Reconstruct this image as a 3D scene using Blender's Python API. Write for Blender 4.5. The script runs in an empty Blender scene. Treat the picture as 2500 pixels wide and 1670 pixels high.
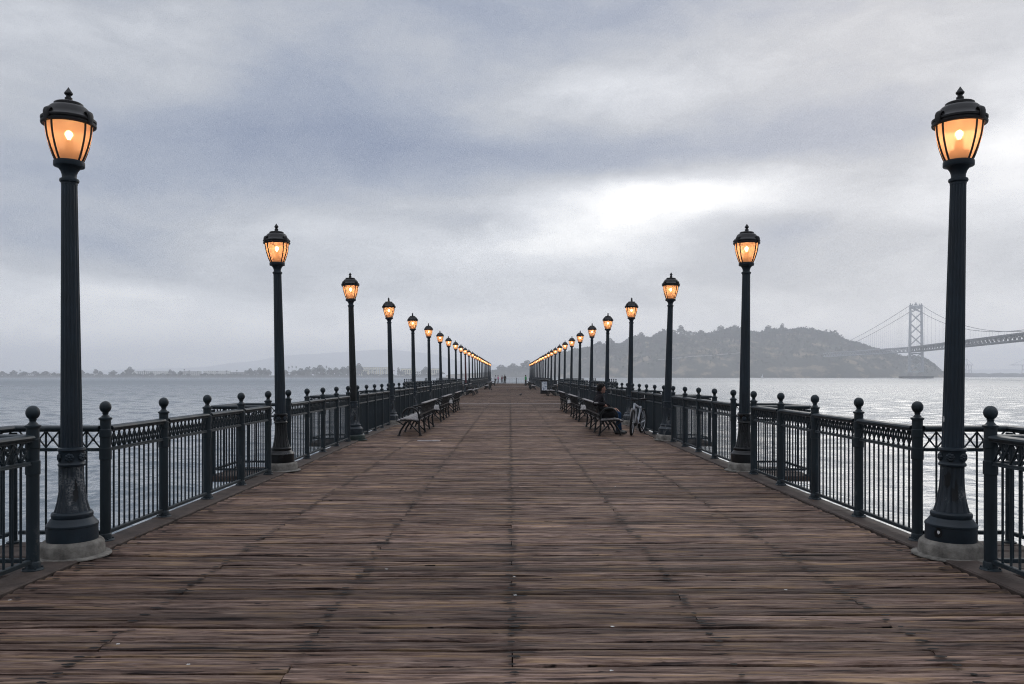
import bpy, math, random
import numpy as np
from mathutils import Vector, Matrix, noise as mnoise

random.seed(7)
rng = np.random.default_rng(7)
SC = bpy.context.scene
COL = SC.collection
R = math.radians
PI = math.pi

# ------------------------------------------------------------------ camera
F = 1950.0                      # focal length in photo pixels (photo 2500 px wide)
cam_d = bpy.data.cameras.new('camera')
cam = bpy.data.objects.new('camera', cam_d)
COL.objects.link(cam)
cam.location = (-0.012, 0.0, 1.57)
cam.rotation_euler = (R(90), 0, 0)
cam_d.sensor_width = 36.0
cam_d.lens = 36.0 * F / 2500.0
cam_d.shift_x = 0.0018
cam_d.shift_y = 0.0328
cam_d.clip_start = 0.1
cam_d.clip_end = 20000
SC.camera = cam

# ------------------------------------------------------------------ render / exposure
SC.view_settings.view_transform = 'Standard'
SC.view_settings.look = 'None'
SC.view_settings.exposure = 0.0
SC.view_settings.gamma = 1.0
SC.cycles.use_denoising = True
SC.cycles.denoising_prefilter = 'NONE'
SC.cycles.use_adaptive_sampling = False
SC.cycles.filter_width = 1.1
SC.cycles.max_bounces = 8
SC.cycles.diffuse_bounces = 3
SC.cycles.glossy_bounces = 3
SC.cycles.transmission_bounces = 4
SC.cycles.transparent_max_bounces = 16
SC.cycles.volume_bounces = 3
SC.cycles.sample_clamp_indirect = 2.0

# ------------------------------------------------------------------ sky
SUN_AZ, SUN_EL = R(25), R(24)      # to the right of straight ahead, behind the cloud
world = bpy.data.worlds.new('World')
SC.world = world
world.use_nodes = True
nt = world.node_tree
nt.nodes.clear()


class NT:
    """tiny node-building helper"""
    def __init__(self, tree):
        self.t = tree

    def n(self, kind, **kw):
        x = self.t.nodes.new(kind)
        for k, v in kw.items():
            setattr(x, k, v)
        return x

    def set(self, sock, v):
        if isinstance(v, bpy.types.NodeSocket):
            self.t.links.new(v, sock)
        else:
            sock.default_value = v

    def math(self, op, a, b=0.0, c=0.0, clamp=False):
        x = self.n('ShaderNodeMath', operation=op, use_clamp=clamp)
        self.set(x.inputs[0], a)
        self.set(x.inputs[1], b)
        self.set(x.inputs[2], c)
        return x.outputs[0]

    def vec(self, op, a, b=(0, 0, 0)):
        x = self.n('ShaderNodeVectorMath', operation=op)
        self.set(x.inputs[0], a)
        if op == 'SCALE':
            self.set(x.inputs[3], b)
        else:
            self.set(x.inputs[1], b)
        return x.outputs['Value'] if op in ('DOT_PRODUCT', 'LENGTH', 'DISTANCE') else x.outputs[0]

    def noise(self, v, scale, detail=4.0, rough=0.55, dist=0.0):
        x = self.n('ShaderNodeTexNoise')
        if v is not None:
            self.set(x.inputs['Vector'], v)
        self.set(x.inputs['Scale'], scale)
        self.set(x.inputs['Detail'], detail)
        self.set(x.inputs['Roughness'], rough)
        self.set(x.inputs['Distortion'], dist)
        return x

    def ramp(self, f, stops, interp='LINEAR'):
        x = self.n('ShaderNodeValToRGB')
        cr = x.color_ramp
        cr.interpolation = interp
        while len(cr.elements) < len(stops):
            cr.elements.new(0.5)
        for e, (p, c) in zip(cr.elements, stops):
            e.position = p
            e.color = (c[0], c[1], c[2], 1) if not isinstance(c, (int, float)) else (c, c, c, 1)
        self.set(x.inputs[0], f)
        return x.outputs[0]

    def mix(self, f, a, b, blend='MIX'):
        x = self.n('ShaderNodeMix', data_type='RGBA', blend_type=blend)
        self.set(x.inputs[0], f)
        for s, v in ((x.inputs[6], a), (x.inputs[7], b)):
            if isinstance(v, bpy.types.NodeSocket):
                self.set(s, v)
            else:
                s.default_value = (v[0], v[1], v[2], 1)
        return x.outputs[2]


N = NT(nt)
wo = N.n('ShaderNodeOutputWorld')
bg = N.n('ShaderNodeBackground')
nt.links.new(bg.outputs[0], wo.inputs[0])
bg.inputs[1].default_value = 0.1
sky = N.n('ShaderNodeTexSky', sky_type='NISHITA')
sky.sun_disc = False
sky.sun_elevation = SUN_EL
sky.sun_rotation = SUN_AZ
tc = N.n('ShaderNodeTexCoord')
dirv = tc.outputs['Generated']
# clouds: a field over the sphere of directions, soft banks drawn out along the horizon
stretch = N.vec('MULTIPLY', dirv, (1.0, 1.0, 2.6))
w1 = N.noise(stretch, 2.2, 3.0, 0.5)
w2 = N.noise(N.vec('MULTIPLY', dirv, (1.0, 1.0, 2.2)), 7.5, 4.0, 0.55)
warp = N.vec('SCALE', N.vec('SUBTRACT', w1.outputs['Color'], (0.5, 0.5, 0.5)), 0.16)
warp = N.vec('ADD', warp, N.vec('SCALE', N.vec('SUBTRACT', w2.outputs['Color'], (0.5, 0.5, 0.5)), 0.075))
warp = N.vec('MULTIPLY', warp, (1.0, 1.0, 0.45))
dw = N.vec('ADD', dirv, warp)
f1 = N.noise(N.vec('MULTIPLY', dw, (1.0, 1.0, 3.4)), 3.6, 6.0, 0.52).outputs['Fac']
f2 = N.noise(N.vec('MULTIPLY', dw, (1.0, 1.0, 2.6)), 9.0, 5.0, 0.55).outputs['Fac']
field = N.math('MULTIPLY_ADD', N.math('SUBTRACT', f1, 0.5), 0.42, 0.49)
field = N.math('MULTIPLY_ADD', N.math('SUBTRACT', f2, 0.5), 0.40, field)
f3 = N.noise(N.vec('MULTIPLY', dw, (1.0, 1.0, 2.4)), 24.0, 4.0, 0.6).outputs['Fac']
field = N.math('MULTIPLY_ADD', N.math('SUBTRACT', f3, 0.5), 0.13, field)
# (azimuth tan, elevation tan, half width, half height, strength): banks and openings of this sky
BANKS = [
    (-0.26, 0.325, 0.21, 0.046, -0.34), (-0.55, 0.24, 0.20, 0.045, -0.16), (-0.05, 0.262, 0.28, 0.032, -0.27),
    (0.40, 0.305, 0.18, 0.034, -0.24), (0.06, 0.46, 0.30, 0.05, -0.20), (-0.60, 0.16, 0.22, 0.03, -0.08),
    (0.48, 0.15, 0.20, 0.04, -0.08), (0.34, 0.178, 0.075, 0.022, -0.28), (-0.02, 0.186, 0.075, 0.011, -0.20),
    (0.20, 0.222, 0.14, 0.030, 0.42), (0.12, 0.184, 0.15, 0.032, 0.30), (0.29, 0.246, 0.08, 0.020, 0.30), (0.19, 0.215, 0.07, 0.014, 0.18),
    (0.02, 0.155, 0.18, 0.024, 0.20), (0.69, 0.325, 0.09, 0.060, 0.58), (0.68, 0.22, 0.14, 0.03, 0.14), (-0.46, 0.40, 0.20, 0.04, 0.14),
    (0.15, 0.350, 0.18, 0.034, 0.20), (-0.49, 0.10, 0.05, 0.012, 0.18), (-0.12, 0.17, 0.25, 0.035, 0.08),
    (0.0, 0.015, 1.2, 0.06, 0.42), (-0.6, 0.07, 0.5, 0.05, 0.18), (0.9, 0.12, 0.30, 0.12, 0.14),
]
for az, el, sx, sz, a in BANKS:
    c = Vector((az, 1.0, el)).normalized()
    d = N.vec('MULTIPLY', N.vec('SUBTRACT', dw, tuple(c)), (1 / sx, 2.0, 1 / sz))
    g = N.math('EXPONENT', N.math('MULTIPLY', N.vec('DOT_PRODUCT', d, d), -0.8))
    field = N.math('MULTIPLY_ADD', g, a, field)
cloud = N.ramp(N.math('MULTIPLY', field, 0.7), [(0.0, (2.1, 2.6, 3.85)), (0.196, (3.35, 3.8, 4.8)), (0.364, (5.15, 5.4, 5.9)),
                                                (0.546, (8.2, 8.4, 8.8)), (0.70, (11.8, 11.8, 11.8)), (1.0, (26.0, 25.5, 25.0))])
# an overcast sky is brighter overhead
sepd = N.n('ShaderNodeSeparateXYZ')
nt.links.new(dirv, sepd.inputs[0])
up = N.math('MULTIPLY_ADD', N.math('SMOOTH_MIN', N.math('MAXIMUM', N.math('SUBTRACT', sepd.outputs[2], 0.42), 0.0), 1.0, 0.0), 3.6, 1.0)
cloud = N.mix(1.0, cloud, up, 'MULTIPLY')
final = N.mix(0.93, sky.outputs[0], cloud)
nt.links.new(final, bg.inputs[0])

sun_d = bpy.data.lights.new('sun', 'SUN')
sun_d.energy = 0.6
sun_d.angle = R(30)
sun_d.color = (1.0, 0.96, 0.9)
sun = bpy.data.objects.new('sun', sun_d)
COL.objects.link(sun)
sdir = Vector((math.sin(SUN_AZ) * math.cos(SUN_EL), math.cos(SUN_AZ) * math.cos(SUN_EL), math.sin(SUN_EL)))
sun.rotation_euler = sdir.to_track_quat('Z', 'Y').to_euler()
sun.location = (0, 0, 60)


# ------------------------------------------------------------------ materials
def mat(name):
    m = bpy.data.materials.new(name)
    m.use_nodes = True
    t = m.node_tree
    t.nodes.clear()
    k = NT(t)
    out = k.n('ShaderNodeOutputMaterial')
    return m, k, out


def pbr(name, color, rough=0.6, metal=0.0, spec=0.5, var=0.0, vscale=6.0, bump=0.0, bscale=40.0, coords='Object'):
    m, k, out = mat(name)
    b = k.n('ShaderNodeBsdfPrincipled')
    k.t.links.new(b.outputs[0], out.inputs[0])
    b.inputs['Roughness'].default_value = rough
    b.inputs['Metallic'].default_value = metal
    b.inputs['Specular IOR Level'].default_value = spec
    co = k.n('ShaderNodeTexCoord').outputs[coords]
    if var > 0:
        nz = k.noise(co, vscale, 4.0, 0.6).outputs['Fac']
        lo = tuple(c * (1 - var) for c in color)
        hi = tuple(c * (1 + var) for c in color)
        k.set(b.inputs['Base Color'], k.ramp(nz, [(0.3, lo), (0.7, hi)]))
    else:
        b.inputs['Base Color'].default_value = (*color, 1)
    if bump > 0:
        nb = k.noise(co, bscale, 3.0, 0.6).outputs['Fac']
        bp = k.n('ShaderNodeBump')
        bp.inputs['Strength'].default_value = bump
        bp.inputs['Distance'].default_value = 0.01
        k.set(bp.inputs['Height'], nb)
        k.t.links.new(bp.outputs[0], b.inputs['Normal'])
    return m


def painted_iron(name, base, worn, rough, worn_at=0.66):
    """old paint on cast iron: uneven tone, chalky worn patches, chips"""
    m, k, out = mat(name)
    b = k.n('ShaderNodeBsdfPrincipled')
    k.t.links.new(b.outputs[0], out.inputs[0])
    b.inputs['Specular IOR Level'].default_value = 0.30
    co = k.n('ShaderNodeTexCoord').outputs['Object']
    rnd = k.n('ShaderNodeObjectInfo').outputs['Random']
    off = k.n('ShaderNodeCombineXYZ')
    k.set(off.inputs[0], k.math('MULTIPLY', rnd, 31.0))
    k.set(off.inputs[1], k.math('MULTIPLY', rnd, 17.0))
    p = k.vec('ADD', co, off.outputs[0])
    big = k.noise(k.vec('MULTIPLY', p, (1, 1, 0.5)), 5.0, 5.0, 0.65).outputs['Fac']
    fine = k.noise(p, 60.0, 3.0, 0.6).outputs['Fac']
    tone = k.ramp(big, [(0.3, tuple(c * 0.6 for c in base)), (0.55, base), (0.8, tuple(c * 1.7 for c in base))])
    wf = k.math('MULTIPLY', k.ramp(big, [(worn_at, 0.0), (worn_at + 0.12, 1.0)]), k.ramp(fine, [(0.42, 0.0), (0.62, 1.0)]))
    k.set(b.inputs['Base Color'], k.mix(wf, tone, worn))
    k.set(b.inputs['Roughness'], k.math('MULTIPLY_ADD', big, 0.4, rough - 0.20))
    bp = k.n('ShaderNodeBump')
    bp.inputs['Strength'].default_value = 0.25
    bp.inputs['Distance'].default_value = 0.004
    k.set(bp.inputs['Height'], fine)
    k.t.links.new(bp.outputs[0], b.inputs['Normal'])
    return m


M = {}
M['iron'] = painted_iron('dark_blue_green_paint', (0.0095, 0.0175, 0.0255), (0.10, 0.11, 0.12), 0.5)
M['iron_rail'] = painted_iron('railing_paint', (0.0080, 0.0160, 0.0215), (0.07, 0.068, 0.064), 0.5, 0.59)
M['iron_worn'] = painted_iron('chalky_worn_paint', (0.018, 0.026, 0.034), (0.20, 0.20, 0.20), 0.55, 0.5)
M['iron_black'] = painted_iron('fresh_black_paint', (0.003, 0.004, 0.005), (0.03, 0.03, 0.03), 0.32, 0.8)
M['iron_green'] = painted_iron('dark_green_paint', (0.006, 0.016, 0.013), (0.06, 0.07, 0.06), 0.45, 0.75)
M['iron_red'] = painted_iron('red_primer_paint', (0.07, 0.014, 0.018), (0.10, 0.03, 0.03), 0.55, 0.7)
M['hood'] = painted_iron('brown_black_paint', (0.010, 0.009, 0.010), (0.08, 0.05, 0.03), 0.5, 0.64)
M['concrete'] = pbr('plinth_concrete', (0.15, 0.14, 0.125), 0.9, spec=0.15, var=0.55, vscale=9, bump=0.5, bscale=60)
M['bulb_base'] = pbr('ceramic_socket', (0.25, 0.17, 0.09), 0.6)
M['bench_wood'] = pbr('weathered_bench_slat', (0.19, 0.18, 0.18), 0.62, spec=0.25, var=0.3, vscale=9)
M['bench_iron'] = pbr('bench_black_iron', (0.005, 0.006, 0.007), 0.42, spec=0.25, var=0.3)
M['steel'] = pbr('worn_steel_strip', (0.34, 0.30, 0.29), 0.5, metal=0.2, var=0.3, vscale=12)
M['sticker'] = pbr('white_sticker', (0.6, 0.6, 0.6), 0.6, var=0.1)

# lantern glass: amber, see-through, lit by the bulb inside
m, k, out = mat('amber_lantern_glass')
tr0 = k.n('ShaderNodeBsdfTransparent')
tr0.inputs[0].default_value = (0.95, 0.72, 0.50, 1)
rf = k.n('ShaderNodeBsdfRefraction')
rf.inputs['Color'].default_value = (0.97, 0.74, 0.52, 1)
rf.inputs['Roughness'].default_value = 0.38
rf.inputs['IOR'].default_value = 1.12
tr = k.n('ShaderNodeMixShader')
tr.inputs[0].default_value = 0.72
k.t.links.new(tr0.outputs[0], tr.inputs[1])
k.t.links.new(rf.outputs[0], tr.inputs[2])
tl = k.n('ShaderNodeBsdfTranslucent')
tl.inputs[0].default_value = (0.95, 0.55, 0.31, 1)
em = k.n('ShaderNodeEmission')
em.inputs[0].default_value = (1.0, 0.45, 0.21, 1)
em.inputs[1].default_value = 0.20
gl = k.n('ShaderNodeBsdfGlossy')
gl.inputs['Roughness'].default_value = 0.12
gl.inputs[0].default_value = (0.9, 0.9, 0.9, 1)
mx = k.n('ShaderNodeMixShader')
mx.inputs[0].default_value = 0.56
k.t.links.new(tr.outputs[0], mx.inputs[1])
k.t.links.new(tl.outputs[0], mx.inputs[2])
ad = k.n('ShaderNodeAddShader')
k.t.links.new(mx.outputs[0], ad.inputs[0])
k.t.links.new(em.outputs[0], ad.inputs[1])
mg = k.n('ShaderNodeMixShader')
mg.inputs[0].default_value = 0.035
k.t.links.new(ad.outputs[0], mg.inputs[1])
k.t.links.new(gl.outputs[0], mg.inputs[2])
k.t.links.new(mg.outputs[0], out.inputs[0])
m.cycles.emission_sampling = 'NONE'
M['glass'] = m
m, k, out = mat('lit_bulb')
em = k.n('ShaderNodeEmission')
em.inputs[0].default_value = (1.0, 0.72, 0.38, 1)
em.inputs[1].default_value = 14.0
trb = k.n('ShaderNodeBsdfTransparent')
adb = k.n('ShaderNodeAddShader')
k.t.links.new(em.outputs[0], adb.inputs[0])
k.t.links.new(trb.outputs[0], adb.inputs[1])
k.t.links.new(adb.outputs[0], out.inputs[0])
m.cycles.emission_sampling = 'NONE'
M['bulb'] = m

# deck boards: long grain across the pier, every board its own tone
m, k, out = mat('weathered_deck_boards')
b = k.n('ShaderNodeBsdfPrincipled')
k.t.links.new(b.outputs[0], out.inputs[0])
co = k.n('ShaderNodeTexCoord').outputs['Object']
at = k.n('ShaderNodeAttribute', attribute_name='board')
sp = k.n('ShaderNodeSeparateColor')
k.t.links.new(at.outputs['Color'], sp.inputs[0])
offs = k.n('ShaderNodeCombineXYZ')
k.set(offs.inputs[0], k.math('MULTIPLY', sp.outputs[0], 57.0))
k.set(offs.inputs[1], k.math('MULTIPLY', sp.outputs[1], 23.0))
p = k.vec('ADD', co, offs.outputs[0])
wob = k.noise(k.vec('MULTIPLY', p, (1.6, 5.0, 1.0)), 1.0, 3.0, 0.5)
pw = k.vec('ADD', p, k.vec('MULTIPLY', k.vec('SUBTRACT', wob.outputs['Color'], (0.5, 0.5, 0.5)), (0.0, 0.022, 0.0)))
grain = k.noise(k.vec('MULTIPLY', pw, (2.6, 44.0, 6.0)), 1.0, 8.0, 0.72).outputs['Fac']
streak = k.noise(k.vec('MULTIPLY', pw, (1.5, 27.0, 2.0)), 1.0, 4.0, 0.6).outputs['Fac']
blot = k.noise(k.vec('MULTIPLY', co, (0.7, 0.9, 1.0)), 1.0, 4.0, 0.6).outputs['Fac']
c1 = k.ramp(grain, [(0.32, (0.010, 0.007, 0.006)), (0.43, (0.080, 0.048, 0.036)), (0.57, (0.166, 0.113, 0.092)), (0.72, (0.34, 0.245, 0.185))])
c2 = k.mix(k.ramp(streak, [(0.52, 0.0), (0.68, 0.8)]), c1, (0.27, 0.175, 0.10))
c3 = k.mix(k.ramp(streak, [(0.33, 0.9), (0.44, 0.0)]), c2, (0.016, 0.011, 0.011))
tone = k.math('MULTIPLY_ADD', sp.outputs[2], 1.1, 0.42)
tone = k.math('MULTIPLY', tone, k.math('MULTIPLY_ADD', blot, 0.9, 0.55))
c4 = k.mix(1.0, c3, tone, 'MULTIPLY')
# long splits along the grain, and dark rust stains round the rows of bolts
split = k.noise(k.vec('MULTIPLY', pw, (0.45, 21.0, 3.0)), 1.0, 2.0, 0.5).outputs['Fac']
c4 = k.mix(k.ramp(split, [(0.31, 0.95), (0.35, 0.0)]), c4, (0.006, 0.005, 0.005))
tick = k.noise(k.vec('MULTIPLY', pw, (5.5, 52.0, 3.0)), 1.0, 2.0, 0.5).outputs['Fac']
c4 = k.mix(k.ramp(tick, [(0.665, 0.0), (0.70, 0.92)]), c4, (0.005, 0.004, 0.004))
sx = k.n('ShaderNodeSeparateXYZ')
k.t.links.new(co, sx.inputs[0])
lx = k.math('ABSOLUTE', k.math('SUBTRACT', k.math('FRACT', k.math('ADD', k.math('DIVIDE', sx.outputs[0], 1.2), 10.5)), 0.5))
stn = k.noise(k.vec('MULTIPLY', p, (5.0, 26.0, 1.0)), 1.0, 3.0, 0.6).outputs['Fac']
lm_ = k.math('MULTIPLY', k.ramp(lx, [(0.01, 1.0), (0.055, 0.0)]), k.ramp(stn, [(0.52, 0.0), (0.60, 0.5)]))
c4 = k.mix(lm_, c4, (0.010, 0.008, 0.008))
c5 = k.mix(k.math('MULTIPLY', sp.outputs[1], 0.30), c4, k.mix(1.0, c4, (0.90, 1.0, 1.12), 'MULTIPLY'))
k.set(b.inputs['Base Color'], c5)
b.inputs['Specular IOR Level'].default_value = 0.10
k.set(b.inputs['Roughness'], k.math('MULTIPLY_ADD', grain, 0.3, 0.55))
bp = k.n('ShaderNodeBump')
bp.inputs['Strength'].default_value = 0.9
bp.inputs['Distance'].default_value = 0.012
k.set(bp.inputs['Height'], k.math('MULTIPLY_ADD', streak, 0.6, grain))
k.t.links.new(bp.outputs[0], b.inputs['Normal'])
M['deck'] = m
M['deck_edge'] = pbr('edge_timber', (0.050, 0.036, 0.030), 0.75, spec=0.25, var=0.45, vscale=5, bump=0.6, bscale=25)
M['deck_under'] = pbr('dark_underside', (0.02, 0.016, 0.014), 0.9, spec=0.1)
M['nail'] = pbr('rusted_bolt_recess', (0.006, 0.005, 0.005), 0.8, spec=0.2)
M['dropping'] = pbr('gull_dropping', (0.45, 0.45, 0.44), 0.8)

# bay water
m, k, out = mat('bay_water')
b = k.n('ShaderNodeBsdfPrincipled')
k.t.links.new(b.outputs[0], out.inputs[0])
b.inputs['Base Color'].default_value = (0.075, 0.100, 0.120, 1)
b.inputs['IOR'].default_value = 1.33
co = k.n('ShaderNodeTexCoord').outputs['Object']
a2 = k.noise(k.vec('MULTIPLY', co, (1.3, 1.9, 1)), 1.0, 4.0, 0.6, 0.4).outputs['Fac']
far = k.noise(k.vec('MULTIPLY', co, (0.10, 0.035, 1)), 1.0, 5.0, 0.62, 0.3).outputs['Fac']
h = k.math('MULTIPLY_ADD', a2, 0.07, k.math('MULTIPLY', far, 0.75))
dist = k.vec('LENGTH', co)
k.set(b.inputs['Roughness'], k.ramp(k.math('DIVIDE', dist, 1000.0), [(0.03, 0.07), (0.25, 0.20), (0.8, 0.36)]))
bp = k.n('ShaderNodeBump')
bp.inputs['Strength'].default_value = 0.55
bp.inputs['Distance'].default_value = 1.0
k.set(bp.inputs['Height'], h)
k.t.links.new(bp.outputs[0], b.inputs['Normal'])
M['water'] = m

M['leaf'] = pbr('far_foliage', (0.030, 0.036, 0.024), 0.8, spec=0.1, var=0.5, vscale=0.25)
M['leaf_dark'] = pbr('dark_foliage', (0.028, 0.034, 0.023), 0.8, spec=0.1, var=0.5, vscale=0.2)
M['trunk'] = pbr('bark', (0.07, 0.055, 0.045), 0.9, spec=0.1, var=0.3)
# hill ground: scrub with bare ochre slopes
m, k, out = mat('hill_scrub')
b = k.n('ShaderNodeBsdfPrincipled')
k.t.links.new(b.outputs[0], out.inputs[0])
b.inputs['Roughness'].default_value = 0.95
b.inputs['Specular IOR Level'].default_value = 0.05
co = k.n('ShaderNodeTexCoord').outputs['Object']
n1 = k.noise(k.vec('MULTIPLY', co, (1, 1, 1.6)), 0.022, 5.0, 0.6).outputs['Fac']
n2 = k.noise(co, 0.13, 4.0, 0.65).outputs['Fac']
base = k.ramp(n2, [(0.3, (0.028, 0.032, 0.022)), (0.7, (0.075, 0.07, 0.05))])
k.set(b.inputs['Base Color'], k.mix(k.ramp(n1, [(0.52, 0.0), (0.64, 1.0)]), base, (0.25, 0.20, 0.135)))
M['hill'] = m
M['shore'] = pbr('shore_rock', (0.06, 0.06, 0.058), 0.9, spec=0.1, var=0.4, vscale=0.3)
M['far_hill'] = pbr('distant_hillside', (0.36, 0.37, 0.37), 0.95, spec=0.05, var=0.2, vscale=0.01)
M['road'] = pbr('pale_road_wall', (0.42, 0.40, 0.37), 0.9, var=0.2, vscale=0.1)
M['wall_white'] = pbr('white_stucco', (0.80, 0.79, 0.75), 0.85, var=0.12, vscale=0.3)
M['wall_cream'] = pbr('cream_stucco', (0.80, 0.75, 0.55), 0.85, var=0.12, vscale=0.2)
M['wall_grey'] = pbr('grey_siding', (0.36, 0.36, 0.35), 0.85, var=0.15, vscale=0.3)
M['roof'] = pbr('flat_roof', (0.14, 0.13, 0.125), 0.9, var=0.2, vscale=0.3)
M['window'] = pbr('dark_window', (0.04, 0.045, 0.05), 0.25)
M['bridge'] = pbr('grey_bridge_steel', (0.42, 0.43, 0.44), 0.6, var=0.12, vscale=0.1)
M['bridge_deck'] = pbr('dark_bridge_truss', (0.10, 0.105, 0.11), 0.7, var=0.2, vscale=0.1)
M['bridge_pier'] = pbr('bridge_concrete', (0.34, 0.33, 0.31), 0.9, var=0.2, vscale=0.1)
M['fender'] = pbr('dark_timber_fender', (0.06, 0.055, 0.05), 0.9)
M['skin'] = pbr('skin', (0.24, 0.125, 0.09), 0.55, spec=0.25, var=0.12, vscale=14)
M['hair'] = pbr('black_hair', (0.003, 0.0025, 0.0025), 0.6, spec=0.12, var=0.4, vscale=60, bump=0.7, bscale=90)
M['jacket'] = pbr('charcoal_jacket', (0.007, 0.006, 0.008), 0.9, spec=0.12, var=0.3, vscale=10, bump=0.6, bscale=18)
M['jeans'] = pbr('blue_denim', (0.012, 0.036, 0.085), 0.9, spec=0.1, var=0.35, vscale=12, bump=0.5, bscale=30)
M['shoe'] = pbr('black_shoe', (0.008, 0.008, 0.008), 0.5)
M['black_cloth'] = pbr('black_cloth', (0.005, 0.005, 0.006), 0.9, spec=0.1, var=0.3, bump=0.5, bscale=15)
M['white_cloth'] = pbr('white_cloth', (0.62, 0.62, 0.66), 0.85, var=0.1)
M['pink_cloth'] = pbr('pink_cloth', (0.55, 0.13, 0.27), 0.85, var=0.1)
M['maroon_cloth'] = pbr('maroon_cloth', (0.16, 0.035, 0.06), 0.85, var=0.1)
M['green_cloth'] = pbr('green_cloth', (0.01, 0.24, 0.07), 0.85, var=0.1)
M['grey_cloth'] = pbr('grey_cloth', (0.16, 0.16, 0.18), 0.85, var=0.1)
M['bike_white'] = pbr('white_bicycle_paint', (0.42, 0.44, 0.48), 0.3, var=0.05)
M['tyre'] = pbr('black_rubber', (0.006, 0.006, 0.006), 0.8, spec=0.15, var=0.2)
M['alloy'] = pbr('dull_alloy', (0.30, 0.30, 0.31), 0.35, metal=0.8)
M['black_plastic'] = pbr('black_plastic', (0.007, 0.007, 0.008), 0.55, spec=0.15, var=0.2)
M['bin_black'] = pbr('bin_black_steel', (0.005, 0.005, 0.006), 0.5, spec=0.2, var=0.3)
M['pigeon'] = pbr('dark_pigeon_feathers', (0.022, 0.020, 0.022), 0.7, var=0.4, vscale=30)
M['sail'] = pbr('white_sail', (0.75, 0.75, 0.75), 0.8)
# poster: pale sheet with soft blue-grey picture areas
m, k, out = mat('faded_poster_print')
b = k.n('ShaderNodeBsdfPrincipled')
k.t.links.new(b.outputs[0], out.inputs[0])
b.inputs['Roughness'].default_value = 0.35
co = k.n('ShaderNodeTexCoord').outputs['Object']
n1 = k.noise(k.vec('MULTIPLY', co, (1, 1, 0.8)), 7.0, 3.0, 0.6).outputs['Fac']
k.set(b.inputs['Base Color'], k.ramp(n1, [(0.34, (0.12, 0.17, 0.26)), (0.46, (0.42, 0.46, 0.52)), (0.6, (0.66, 0.68, 0.71))]))
M['poster'] = m


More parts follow.
